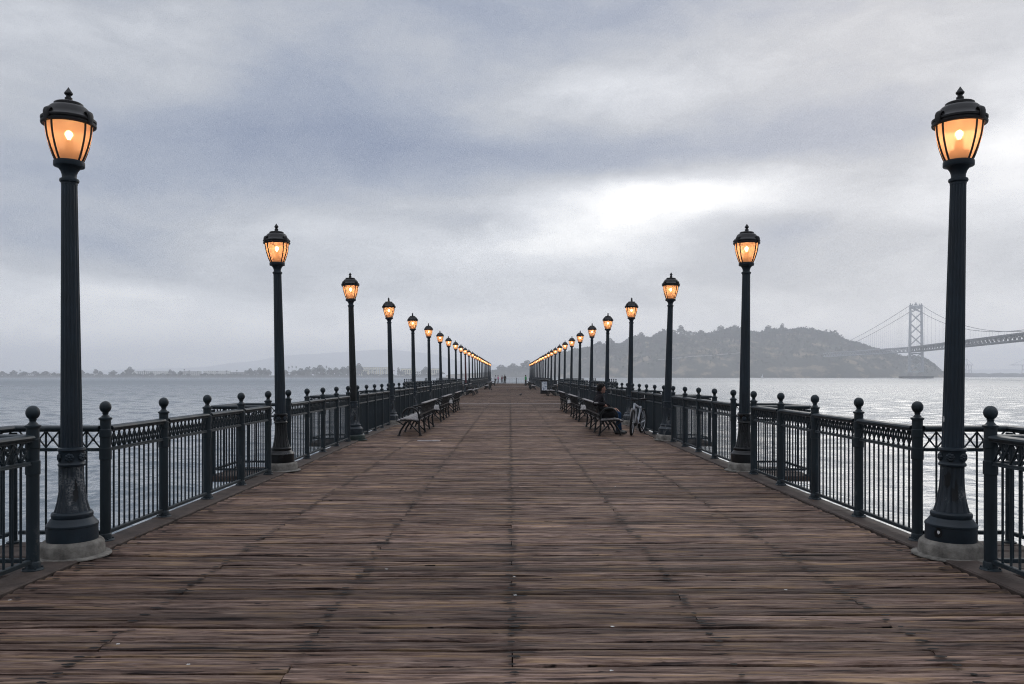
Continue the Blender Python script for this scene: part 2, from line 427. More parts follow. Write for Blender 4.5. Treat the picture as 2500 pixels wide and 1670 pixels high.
# ------------------------------------------------------------------ mesh helpers
class MB:
    def __init__(self):
        self.v, self.f, self.mi, self.cur = [], [], [], 0

    def add(self, vs, fs):
        o = len(self.v)
        self.v.extend([tuple(p) for p in vs])
        self.f.extend([tuple(i + o for i in q) for q in fs])
        self.mi.extend([self.cur] * len(fs))
        return self

    def box(self, x0, x1, y0, y1, z0, z1, mtx=None):
        vs = [(x, y, z) for z in (z0, z1) for y in (y0, y1) for x in (x0, x1)]
        if mtx is not None:
            vs = [mtx @ Vector(p) for p in vs]
        return self.add(vs, [(0, 2, 3, 1), (4, 5, 7, 6), (0, 1, 5, 4), (2, 6, 7, 3), (0, 4, 6, 2), (1, 3, 7, 5)])

    def bevel_box(self, x0, x1, y0, y1, z0, z1, c):
        ring = [(x0 + c, y0), (x1 - c, y0), (x1, y0 + c), (x1, y1 - c), (x1 - c, y1), (x0 + c, y1), (x0, y1 - c), (x0, y0 + c)]
        vs = [(x, y, z0) for x, y in ring] + [(x, y, z1 - c) for x, y in ring]
        cx, cy = (x0 + x1) / 2, (y0 + y1) / 2
        vs += [(x + (c if x < cx else -c), y + (c if y < cy else -c), z1) for x, y in ring]
        fs = []
        for l in (0, 8):
            for i in range(8):
                j = (i + 1) % 8
                fs.append((l + i, l + j, l + 8 + j, l + 8 + i))
        fs.append(tuple(range(16, 24)))
        fs.append(tuple(reversed(range(8))))
        return self.add(vs, fs)

    def bar(self, a, b, w, d=None, up=(0, 0, 1)):
        a, b = Vector(a), Vector(b)
        d = w if d is None else d
        t = (b - a).normalized()
        u = Vector(up)
        if abs(t.dot(u)) > 0.95:
            u = Vector((1, 0, 0))
        s = t.cross(u).normalized() * (w / 2)
        n = s.cross(t).normalized() * (d / 2)
        vs = [p + i * s + j * n for p in (a, b) for (i, j) in ((-1, -1), (1, -1), (1, 1), (-1, 1))]
        return self.add(vs, [(3, 2, 1, 0), (4, 5, 6, 7), (0, 1, 5, 4), (1, 2, 6, 5), (2, 3, 7, 6), (3, 0, 4, 7)])

    def tube(self, pts, r, n=8, closed=False, flat=1.0):
        pts = [Vector(p) for p in pts]
        rs = r if isinstance(r, (list, tuple)) else [r] * len(pts)
        m_ = len(pts)
        vs = []
        ref = None
        for i, p in enumerate(pts):
            if closed:
                t = (pts[(i + 1) % m_] - pts[i - 1]).normalized()
            else:
                t = (pts[min(i + 1, m_ - 1)] - pts[max(i - 1, 0)]).normalized()
            if ref is None:
                ref = Vector((0, 0, 1)) if abs(t.z) < 0.9 else Vector((0, 1, 0))
            u = t.cross(ref)
            if u.length < 1e-4:
                u = t.cross(Vector((1, 0, 0)))
            u.normalize()
            w = u.cross(t).normalized()
            ref = w
            for q in range(n):
                a = 2 * PI * q / n
                vs.append(p + u * math.cos(a) * rs[i] * flat + w * math.sin(a) * rs[i])
        fs = []
        for i in range(m_ if closed else m_ - 1):
            for q in range(n):
                a, b = i * n + q, i * n + (q + 1) % n
                c, d = ((i + 1) % m_) * n + (q + 1) % n, ((i + 1) % m_) * n + q
                fs.append((a, d, c, b))
        if not closed:
            fs.append(tuple(range(n)))
            fs.append(tuple(reversed(range((m_ - 1) * n, m_ * n))))
        return self.add(vs, fs)

    def lathe(self, prof, n=32, c=(0, 0, 0), mod=None, caps=True):
        vs, fs = [], []
        for (r, z) in prof:
            for q in range(n):
                a = 2 * PI * q / n
                rr = r if mod is None else mod(r, z, a)
                vs.append((c[0] + rr * math.cos(a), c[1] + rr * math.sin(a), c[2] + z))
        for i in range(len(prof) - 1):
            for q in range(n):
                fs.append((i * n + q, i * n + (q + 1) % n, (i + 1) * n + (q + 1) % n, (i + 1) * n + q))
        if caps:
            if prof[0][0] > 1e-4:
                fs.append(tuple(reversed(range(n))))
            if prof[-1][0] > 1e-4:
                fs.append(tuple(range((len(prof) - 1) * n, len(prof) * n)))
        return self.add(vs, fs)

    def ball(self, c, r, nu=16, nv=10, s=(1, 1, 1)):
        prof = [(max(r * math.sin(PI * i / nv), 1e-5), -r * math.cos(PI * i / nv)) for i in range(nv + 1)]
        o = len(self.v)
        self.lathe(prof, nu, (0, 0, 0), caps=False)
        for i in range(o, len(self.v)):
            x, y, z = self.v[i]
            self.v[i] = (c[0] + x * s[0], c[1] + y * s[1], c[2] + z * s[2])
        return self

    def capsule(self, a, ra, b, rb, n=14):
        a, b = Vector(a), Vector(b)
        t = b - a
        L = t.length
        t.normalize()
        pts, rs = [], []
        for i in range(5):
            q = PI / 2 * (1 - i / 4)
            pts.append(a - t * ra * math.sin(q))
            rs.append(max(ra * math.cos(q), 1e-4))
        for i in range(5):
            q = PI / 2 * i / 4
            pts.append(b + t * rb * math.sin(q))
            rs.append(max(rb * math.cos(q), 1e-4))
        return self.tube(pts, rs, n)

    def mesh(self, name, mats, smooth=True, angle=35):
        me = bpy.data.meshes.new(name)
        me.from_pydata(self.v, [], self.f)
        for mm in (mats if isinstance(mats, (list, tuple)) else [mats]):
            me.materials.append(mm)
        if any(self.mi):
            me.polygons.foreach_set('material_index', self.mi)
        me.update()
        if smooth:
            me.polygons.foreach_set('use_smooth', [True] * len(me.polygons))
            me.set_sharp_from_angle(angle=R(angle))
        return me

    def obj(self, name, mats, parent=None, smooth=True, angle=35):
        o = bpy.data.objects.new(name, self.mesh(name, mats, smooth, angle))
        COL.objects.link(o)
        if parent is not None:
            o.parent = parent
        return o


def tag(o, label=None, cat=None, group=None, kind=None):
    if label:
        o['label'] = label
    if cat:
        o['category'] = cat
    if group:
        o['group'] = group
    if kind:
        o['kind'] = kind
    return o


def thing(name, label, cat, loc=(0, 0, 0), rz=0.0, group=None):
    o = bpy.data.objects.new(name, None)
    o.empty_display_size = 0.2
    COL.objects.link(o)
    o.location = loc
    o.rotation_euler = (0, 0, rz)
    return tag(o, label, cat, group)


def part_from(name, me, parent, loc=(0, 0, 0), rot=(0, 0, 0), scale=(1, 1, 1), label=None):
    o = bpy.data.objects.new(name, me)
    COL.objects.link(o)
    o.parent = parent
    o.location = loc
    o.rotation_euler = rot
    o.scale = scale
    if label:
        o['label'] = label
    return o


def copy_tree(o, parent=None):
    c = o.copy()
    COL.objects.link(c)
    if parent is not None:
        c.parent = parent
    for ch in list(o.children):
        copy_tree(ch, c)
    return c


def set_material(root, old, new):
    """give a copied thing its own paint (its meshes are copied first)"""
    for ch in [root] + list(root.children_recursive):
        if ch.type == 'MESH' and any(mm == old for mm in ch.data.materials):
            ch.data = ch.data.copy()
            for i, mm in enumerate(ch.data.materials):
                if mm == old:
                    ch.data.materials[i] = new


ORD = ('first second third fourth fifth sixth seventh eighth ninth tenth eleventh twelfth thirteenth fourteenth fifteenth '
       'sixteenth seventeenth eighteenth nineteenth twentieth twenty-first twenty-second twenty-third twenty-fourth twenty-fifth').split()

# ------------------------------------------------------------------ layout of the pier
S = 6.23                 # lamp spacing
D1 = 6.98                # distance of the first pair of lamps
NL = 25                  # lamps per row
LX = 3.84                # lamp row
FX = 3.84                # railing line
GAP = 0.575               # half opening in the railing at each lamp
PAN = (S - 2 * GAP) / 4  # length of a railing panel
END = 160.0              # end of the pier
WATER = -4.0


def lamp_y(i):
    return D1 + i * S


# ------------------------------------------------------------------ water and deck
def wave_sheet():
    """a choppy sea near the pier (finer close by, coarser far off) on a flat sheet that runs to the far shores"""
    rg = np.random.default_rng(11)
    du = 0.0036
    us = [0.0]
    while us[-1] < 3.2:                      # finer ahead, coarser to the sides
        us.append(us[-1] + du * (1.0 if us[-1] < 0.85 else 1.0 + 4.0 * (us[-1] - 0.85)))
    us = np.array([-u for u in us[:0:-1]] + us)
    ds = np.exp(np.arange(math.log(5.0), math.log(950.0), 0.0042))
    Dg, Ug = np.meshgrid(ds, us, indexing='ij')
    X = Dg * Ug
    Y = Dg
    cell = Dg * 0.0042 * np.clip(np.abs(Ug) * 1.2, 1.0, 4.0)
    Z = np.zeros_like(X)
    wind = R(205)
    for i in range(46):
        lam = 0.8 * (11.0 / 0.8) ** rg.random()
        an = wind + rg.normal() * 0.75
        kx, ky = 2 * PI / lam * math.cos(an), 2 * PI / lam * math.sin(an)
        amp = 0.0030 * lam ** 0.95 * rg.uniform(0.6, 1.4)
        ph = kx * X + ky * Y + rg.uniform(0, 2 * PI)
        fade = np.clip(lam / (cell * 2.2) - 0.6, 0, 1)
        sw = np.sin(ph)
        Z += fade * amp * (2 * ((sw + 1) / 2) ** 1.6 - 0.8)
    edge = np.clip((950 - Dg) / 200, 0, 1) * np.clip((3.2 - np.abs(Ug)) / 0.6, 0, 1)
    Z = Z * edge - 0.35 * (1 - edge)
    nr, ncol = X.shape
    v = np.stack([X, Y, Z], -1).reshape(-1, 3)
    idx = np.arange(nr * ncol).reshape(nr, ncol)
    q = np.stack([idx[:-1, :-1], idx[:-1, 1:], idx[1:, 1:], idx[1:, :-1]], -1).reshape(-1, 4)
    base = len(v)
    v = np.vstack([v, [(-6000, -1500, -0.5), (6000, -1500, -0.5), (6000, 9500, -0.5), (-6000, 9500, -0.5)]])
    q = np.vstack([q, [[base, base + 1, base + 2, base + 3]]])
    me = bpy.data.meshes.new('water')
    me.vertices.add(len(v))
    me.vertices.foreach_set('co', v.astype(np.float32).ravel())
    me.loops.add(q.size)
    me.loops.foreach_set('vertex_index', q.astype(np.int32).ravel())
    me.polygons.add(len(q))
    me.polygons.foreach_set('loop_start', np.arange(0, q.size, 4, dtype=np.int32))
    me.polygons.foreach_set('use_smooth', np.ones(len(q), dtype=bool))
    me.update(calc_edges=True)
    me.validate()
    me.materials.append(M['water'])
    o = bpy.data.objects.new('water', me)
    COL.objects.link(o)
    return o


water = wave_sheet()
water.location = (0, 0, WATER)
tag(water, kind='structure')


def fractal(x, y, z=0.0, o=4):
    return mnoise.fractal(Vector((x, y, z)), 1.0, 2.0, o)


def build_deck():
    v, f, mi, colr = [], [], [], []

    def quad_grid(x0, x1, y0, y1, zt, nx, ny, tone, amp, seed, tilt):
        o = len(v)
        r = ((y1 - y0) / 2)
        for j in range(ny + 1):
            for i in range(nx + 1):
                x = x0 + (x1 - x0) * i / nx
                y = y0 + (y1 - y0) * j / ny
                z = zt + tilt * (x - (x0 + x1) / 2)
                if amp > 0:
                    e = min(y - y0, y1 - y)
                    z += amp * fractal(x * 0.9 + seed, y * 9.0, seed) - 0.5 * amp
                    wear = max(0.0, 1 - e / 0.035)
                    z -= wear * (0.012 + 0.016 * max(0, fractal(x * 2.2, seed * 3.1, 1.7)))
                    if j in (0, ny):
                        y += 0.005 * fractal(x * 2.3, seed, 5.0 + j)
                v.append((x, y, z))
        for j in range(ny):
            for i in range(nx):
                a = o + j * (nx + 1) + i
                f.append((a, a + 1, a + nx + 2, a + nx + 1))
                mi.append(0)
                colr.append(tone)
        # sides
        b0 = len(v)
        cs = [o, o + nx, o + ny * (nx + 1) + nx, o + ny * (nx + 1)]
        for c in cs:
            v.append((v[c][0], v[c][1], zt - 0.09))
        rows = [[o + i for i in range(nx + 1)], [o + j * (nx + 1) + nx for j in range(ny + 1)],
                [o + ny * (nx + 1) + nx - i for i in range(nx + 1)], [o + (ny - j) * (nx + 1) for j in range(ny + 1)]]
        for s_, row in enumerate(rows):
            f.append(tuple([b0 + s_] + [b0 + (s_ + 1) % 4] + list(reversed(row))))
            mi.append(0)
            colr.append(tone)

    W = 0.128
    y = 1.6
    k_ = 0
    lines = [-2.4, -1.2, 0.0, 1.2, 2.4]
    while y < END:
        w = W * random.uniform(0.9, 1.08)
        gap = random.choice([0.008, 0.010, 0.012, 0.014, 0.018, 0.024])
        r = random.random()
        cuts = [0.0] if r < 0.04 else sorted(random.sample(lines, 1 if r < 0.75 else 2)) if r < 0.85 else []
        xs = [-3.64] + cuts + [3.64]
        for a, b_ in zip(xs[:-1], xs[1:]):
            tone = (random.random(), random.random(), min(1, max(0, random.gauss(0.45, 0.22))), 1)
            zt = random.uniform(-0.009, 0.004)
            if y < 16:
                quad_grid(a + 0.004, b_ - 0.004, y, y + w - gap, zt, max(6, int((b_ - a) * 9)), 4, tone, 0.007, random.uniform(0, 90), random.uniform(-0.0018, 0.0018))
            elif y < 34:
                quad_grid(a + 0.004, b_ - 0.004, y, y + w - gap, zt, max(3, int((b_ - a) * 4)), 2, tone, 0.006, random.uniform(0, 90), random.uniform(-0.0018, 0.0018))
            else:
                quad_grid(a + 0.004, b_ - 0.004, y, y + w - gap, zt, 1, 1, tone, 0.0, 0, random.uniform(-0.0015, 0.0015))
        # bolt recesses in lines over the joists
        if y < 46:
            for lx in (-3.5, -2.4, -1.2, 0.0, 1.2, 2.4, 3.5):
                for q in (0.5,):
                    if random.random() < (0.9 if lx in (0.0, 2.4, -2.4) else 0.65):
                        cx = lx + random.gauss(0, 0.016)
                        cy = y + w * q + random.gauss(0, 0.012)
                        rx, ry = random.uniform(0.020, 0.042), random.uniform(0.012, 0.020)
                        o = len(v)
                        nn = 9
                        for t in range(nn):
                            an = 2 * PI * t / nn
                            jr = random.uniform(0.75, 1.15)
                            v.append((cx + rx * jr * math.cos(an), cy + ry * jr * math.sin(an), 0.0075))
                        f.append(tuple(range(o, o + nn)))
                        mi.append(1)
                        colr.append((0, 0, 0, 1))
                # splintered slots opening at the seam
                if random.random() < (0.42 if lx in (0.0, 2.4, -2.4, 1.2, -1.2) else 0.2):
                    L_, t_ = random.uniform(0.07, 0.26), random.uniform(0.008, 0.018)
                    cx = lx + random.uniform(-0.10, 0.10)
                    cy = y + w - gap / 2
                    o = len(v)
                    v.extend([(cx - L_ / 2, cy, 0.008), (cx - L_ * 0.2, cy - t_, 0.008), (cx + L_ * 0.3, cy - t_ * 0.8, 0.008),
                              (cx + L_ / 2, cy, 0.008), (cx + L_ * 0.25, cy + t_, 0.008), (cx - L_ * 0.3, cy + t_ * 0.7, 0.008)])
                    f.append(tuple(range(o, o + 6)))
                    mi.append(1)
                    colr.append((0, 0, 0, 1))
        y += w
        k_ += 1
    # droppings
    spots = [(1491, 1533), (1253, 1456), (1487, 1641), (1252, 1410), (455, 1626), (20, 1468), (282, 1576), (940, 1392), (1915, 1443), (760, 1210), (1500, 1190)]
    for (px, py) in spots:
        d = 1.57 * F / (py - 917)
        cx, cy = (px - 1245.5) / F * d, d
        o = len(v)
        for t in range(10):
            an = 2 * PI * t / 10
            jr = random.uniform(0.5, 1.2)
            v.append((cx + 0.013 * jr * math.cos(an), cy + 0.011 * jr * math.sin(an), 0.010))
        f.append(tuple(range(o, o + 10)))
        mi.append(3)
        colr.append((0, 0, 0, 1))
    # dark bed under the boards and the outer beams
    o = len(v)
    sub = MB()
    sub.box(-3.95, 3.95, 1.2, END - 0.02, -0.75, -0.10)
    v.extend(sub.v)
    f.extend([tuple(i + o for i in q) for q in sub.f])
    mi.extend([2] * len(sub.f))
    colr.extend([(0, 0, 0, 1)] * len(sub.f))
    me = bpy.data.meshes.new('pier_deck')
    me.from_pydata(v, [], f)
    for mm in (M['deck'], M['nail'], M['deck_under'], M['dropping']):
        me.materials.append(mm)
    me.polygons.foreach_set('material_index', mi)
    at_ = me.attributes.new('board', 'FLOAT_COLOR', 'FACE')
    at_.data.foreach_set('color', np.array(colr, dtype=np.float32).ravel())
    me.update()
    ob = bpy.data.objects.new('pier_deck', me)
    COL.objects.link(ob)
    tag(ob, kind='structure')
    # edge timbers along both sides
    e = MB()
    for s_ in (-1, 1):
        y = 1.2
        while y < END - 0.1:
            L_ = random.uniform(3.4, 4.6)
            y2 = min(y + L_, END)
            xa, xb = sorted((s_ * 3.655, s_ * random.uniform(3.925, 3.94)))
            zz = random.uniform(0.006, 0.016)
            e.bevel_box(xa, xb, y + 0.006, y2 - 0.006, -0.098, zz, 0.012)
            y = y2
    tag(e.obj('deck_edge', M['deck_edge'], smooth=False), kind='structure')


build_deck()

# steel strips let into the deck
for (yy, x0, x1, w_) in ((45.0, -3.6, 3.6, 0.16), (111.0, -3.6, 3.6, 0.45), (19.25, -2.25, -1.70, 0.10)):
    e = MB()
    e.bevel_box(x0, x1, yy - w_ / 2, yy + w_ / 2, -0.02, 0.014, 0.004)
    tag(e.obj('expansion_joint', M['steel'], smooth=False), kind='structure')

# fishing platforms beside the pier and the wide pier head
e = MB()
for s_ in (-1, 1):
    xa, xb = sorted((s_ * 3.96, s_ * 8.05))
    e.box(xa, xb, 60.0, 80.2, -0.7, -0.012)
    xa, xb = sorted((s_ * 3.96, s_ * 11.3))
    e.box(xa, xb, 121.5, END, -0.7, -0.012)
tag(e.obj('platform_deck', M['deck_edge'], smooth=False), kind='structure')


# ------------------------------------------------------------------ railings
def post_mesh(ball=True):
    b_ = MB()
    b_.lathe([(0.088, 0.0), (0.088, 0.018), (0.080, 0.026), (0.062, 0.03), (0.060, 0.07), (0.056, 0.078), (0.0525, 0.082), (0.0525, 0.775)], 20, caps=False)
    b_.lathe([(0.0525, 0.775), (0.060, 0.78), (0.060, 0.885), (0.0525, 0.89), (0.0525, 0.985), (0.059, 0.99), (0.059, 1.06), (0.0525, 1.065),
              (0.0525, 1.150), (0.066, 1.156), (0.066, 1.170), (0.048, 1.178)], 20, caps=True)
    for q in range(4):
        a = PI / 4 + q * PI / 2
        b_.lathe([(0.010, 0.026), (0.010, 0.036), (0.004, 0.039)], 8, (0.074 * math.cos(a), 0.074 * math.sin(a), 0))
    return b_.mesh('post', M['iron_rail'])


def finial_mesh():
    b_ = MB()
    prof = [(0.046, 1.176), (0.040, 1.184), (0.027, 1.198), (0.026, 1.208), (0.032, 1.214), (0.032, 1.220)]
    b_.lathe(prof, 18, caps=False)
    r = 0.0575
    c = 1.272
    pr = [(max(r * math.sin(t), 1e-4), c - r * math.cos(t)) for t in [0.35 + (PI - 0.35) * i / 12 for i in range(13)]]
    b_.lathe(pr, 22, caps=False)
    return b_.mesh('ball_finial', M['iron_rail'])


def panel_mesh(L, n, name='panel'):
    """balusters, lattice of crossed bars, middle and bottom rail; runs along +y from 0 to L"""
    b_ = MB()
    a, z = 0.052, L - 0.052
    b_.bevel_box(-0.020, 0.020, a, z, 0.855, 0.885, 0.006)
    b_.bevel_box(-0.024, 0.024, a, z, 0.855, 0.866, 0.003)
    b_.bevel_box(-0.020, 0.020, a, z, 0.070, 0.105, 0.006)
    w = (z - a) / n
    for i in range(1, n):
        y_ = a + w * i
        b_.tube([(0, y_, 0.10), (0, y_, 1.045)], 0.0098, 8)
    for i in range(n):
        y0, y1 = a + w * i, a + w * (i + 1)
        b_.bar((0.007, y0, 0.885), (0.007, y1, 1.042), 0.011, 0.013, up=(1, 0, 0))
        b_.bar((-0.007, y1, 0.885), (-0.007, y0, 1.042), 0.011, 0.013, up=(1, 0, 0))
        b_.ball((0, (y0 + y1) / 2, 0.9635), 0.017, 8, 6)
    return b_.mesh(name, M['iron_rail'])


def handrail_mesh(L, name='handrail'):
    b_ = MB()
    a, z = 0.050, L - 0.050
    prof = [(-0.030, 1.040), (0.030, 1.040), (0.030, 1.052), (0.050, 1.060), (0.054, 1.075), (0.044, 1.090), (0.018, 1.098),
            (-0.018, 1.098), (-0.044, 1.090), (-0.054, 1.075), (-0.050, 1.060), (-0.030, 1.052)]
    n = len(prof)
    vs = [(x, y_, zz) for y_ in (a, z) for x, zz in prof]
    fs = [(i, (i + 1) % n, n + (i + 1) % n, n + i) for i in range(n)]
    fs += [tuple(reversed(range(n))), tuple(range(n, 2 * n))]
    b_.add(vs, fs)
    return b_.mesh(name, M['iron_rail'])


PM, FM = post_mesh(), finial_mesh()
for me_, kx in ((PM, 0.91), (FM, 0.91)):
    for vv in me_.vertices:
        vv.co.x *= kx
        vv.co.y *= kx
PANEL, HAND = panel_mesh(PAN, 11), handrail_mesh(PAN)


def make_section(n_panels, detailed=True):
    root = thing('railing', None, 'railing')
    for q in range(n_panels + 1):
        p_ = part_from('post', PM, root, (0, q * PAN, 0))
        part_from('ball_finial', FM, p_)
    for q in range(n_panels):
        p_ = part_from('panel', PANEL, root, (0, q * PAN, 0))
        part_from('handrail', HAND, p_)
    return root


SEC = make_section(4)
used = [False]


def place_section(x, y_, rz, label, group):
    o = SEC if not used[0] else copy_tree(SEC)
    used[0] = True
    o.location = (x, y_, 0)
    o.rotation_euler = (0, 0, rz)
    tag(o, label, 'railing', group)
    return o


SKIP = {10, 11, 22, 23}
sections = {}
for s_, side in ((-1, 'left'), (1, 'right')):
    for q in range(0, NL):
        if q in SKIP:
            continue
        y0 = lamp_y(q) - S + GAP
        if q == 0:
            lab = 'dark iron railing with ball finials cut off at the %s edge of the photo' % side
        else:
            lab = 'iron railing with ball finials between the %s and %s lamp posts on the %s' % (ORD[q - 1], ORD[q], side)
        sections[(s_, q)] = place_section(s_ * FX, y0, 0, lab, 'railing sections between the lamp posts')
# white stickers on two posts of the right hand railing
for (q, n_, zz) in ((3, 2, 0.955), (4, 3, 0.95)):
    posts = [c for c in sections[(1, q)].children if c.name.startswith('post')]
    e = MB()
    e.box(-0.0600, -0.0540, -0.030, 0.030, zz - 0.055, zz + 0.055)
    e.obj('sticker', M['sticker'], posts[n_], smooth=False)


# bays behind the lamps: a shallow box of railing hung outside the deck edge
BW, BD = 2 * GAP, 0.87


def corner_post():
    b_ = MB()
    b_.lathe([(0.060, -0.02), (0.060, 0.0), (0.034, 0.01), (0.032, 1.03)], 14)
    return b_.mesh('corner_post', M['iron_rail'])


CP = corner_post()
BP_SIDE, BH_SIDE = panel_mesh(BD, 6, 'side_panel'), handrail_mesh(BD + 0.05)
BP_BACK, BH_BACK = panel_mesh(BW, 8, 'back_panel'), handrail_mesh(BW + 0.10)


def make_bay():
    root = thing('bay_railing', None, 'railing')   # origin at the lamp, outward is +x
    fl = MB()
    y_ = -GAP - 0.05
    while y_ < GAP:
        fl.bevel_box(0.10, BD + 0.06, y_, y_ + 0.205, -0.10, -0.012 + random.uniform(-0.004, 0.003), 0.008)
        y_ += 0.215
    fl.obj('floor', M['deck_edge'], root, smooth=False)
    for q in (-1, 1):
        part_from('corner_post', CP, root, (BD, q * GAP, 0))
        p_ = part_from('side_panel', BP_SIDE, root, (0, q * GAP, 0), (0, 0, -PI / 2))
        part_from('handrail', BH_SIDE, p_)
    p_ = part_from('back_panel', BP_BACK, root, (BD, -GAP, 0))
    part_from('handrail', BH_BACK, p_, (0, -0.05, 0))
    return root


BAY = make_bay()
first = True
for s_, side in ((-1, 'left'), (1, 'right')):
    for q in range(0, NL):
        if q in (9, 10, 11) or q >= 18:
            continue
        o = BAY if first else copy_tree(BAY)
        first = False
        o.location = (s_ * FX, lamp_y(q), 0)
        o.rotation_euler = (0, 0, 0 if s_ > 0 else PI)
        tag(o, 'square bay of iron railing behind the %s lamp post on the %s' % (ORD[q], side), 'railing', 'railing bays behind the lamp posts')

# railings of the side platforms
for s_, side in ((-1, 'left'), (1, 'right')):
    place_section(s_ * 7.95, 60.1, 0, 'railing with ball finials on the outer edge of the %s platform, nearer piece' % side, 'railing sections of the side platforms')
    place_section(s_ * 7.95, 74.7, 0, 'railing with ball finials on the outer edge of the %s platform, farther piece' % side, 'railing sections of the side platforms')
    r_ = thing('platform_railing', 'low railing without balls along the outer edge of the %s platform' % side, 'railing', (s_ * 7.95, 65.26, 0), 0)
    for q in range(7):
        part_from('panel', PANEL, r_, (0, q * 1.348, 0))
        part_from('handrail', HAND, r_, (0, q * 1.348, 0))
        if q:
            part_from('post', CP, r_, (0, q * 1.348, 0))
    for yy, what in ((60.1, 'near'), (79.85, 'far')):
        r_ = thing('platform_railing', 'railing across the %s end of the %s platform' % (what, side), 'railing', (s_ * 7.9, yy, 0), PI / 2 if s_ > 0 else -PI / 2)
        for q in range(3):
            part_from('panel', PANEL, r_, (0, q * PAN + 0.05, 0))
            part_from('handrail', HAND, r_, (0, q * PAN + 0.05, 0))
            if q:
                part_from('post', CP, r_, (0, q * PAN + 0.05, 0))


# railing round the pier head
def thin_rail(name, label, pts, group=None):
    r_ = thing(name, label, 'railing', (0, 0, 0), 0, group)
    rails, bal = MB(), MB()
    for a, b_ in zip(pts[:-1], pts[1:]):
        a, b_ = Vector(a), Vector(b_)
        for zz in (1.07, 0.88, 0.12):
            rails.bar(a + Vector((0, 0, zz)), b_ + Vector((0, 0, zz)), 0.05, 0.045)
        n = int((b_ - a).length / 0.30)
        for i in range(n + 1):
            p_ = a.lerp(b_, i / n)
            bal.bar(p_ + Vector((0, 0, 0.12)), p_ + Vector((0, 0, 0.88)), 0.016)
        n = max(1, int((b_ - a).length / 2.1))
        for i in range(n + 1):
            p_ = a.lerp(b_, i / n)
            q = MB()
            q.lathe([(0.075, 0), (0.075, 0.02), (0.05, 0.03), (0.05, 1.12), (0.02, 1.16)], 10, tuple(p_))
            q.obj('post', M['iron_green'], r_)
    rails.obj('rail', M['iron_rail'], r_, smooth=False)
    bal.obj('balusters', M['iron_rail'], r_, smooth=False)
    return r_


thin_rail('end_railing', 'thin open railing across the far end of the pier', [(-3.8, END - 0.3, 0), (3.8, END - 0.3, 0)])
for s_, side in ((-1, 'left'), (1, 'right')):
    thin_rail('end_railing', 'thin open railing round the wide pier head on the %s' % side,
              [(s_ * 4.0, 121.7, 0), (s_ * 11.2, 121.7, 0), (s_ * 11.2, END - 0.3, 0)])


# ------------------------------------------------------------------ lamp posts
def glass_r(t):
    return 0.118 + (0.206 - 0.118) * (math.sin(t * PI / 2) ** 0.9)


def flute(n, depth):
    def f_(r, z, a):
        return r * (1 - depth * (0.5 + 0.5 * math.cos(n * a)) ** 2)
    return f_


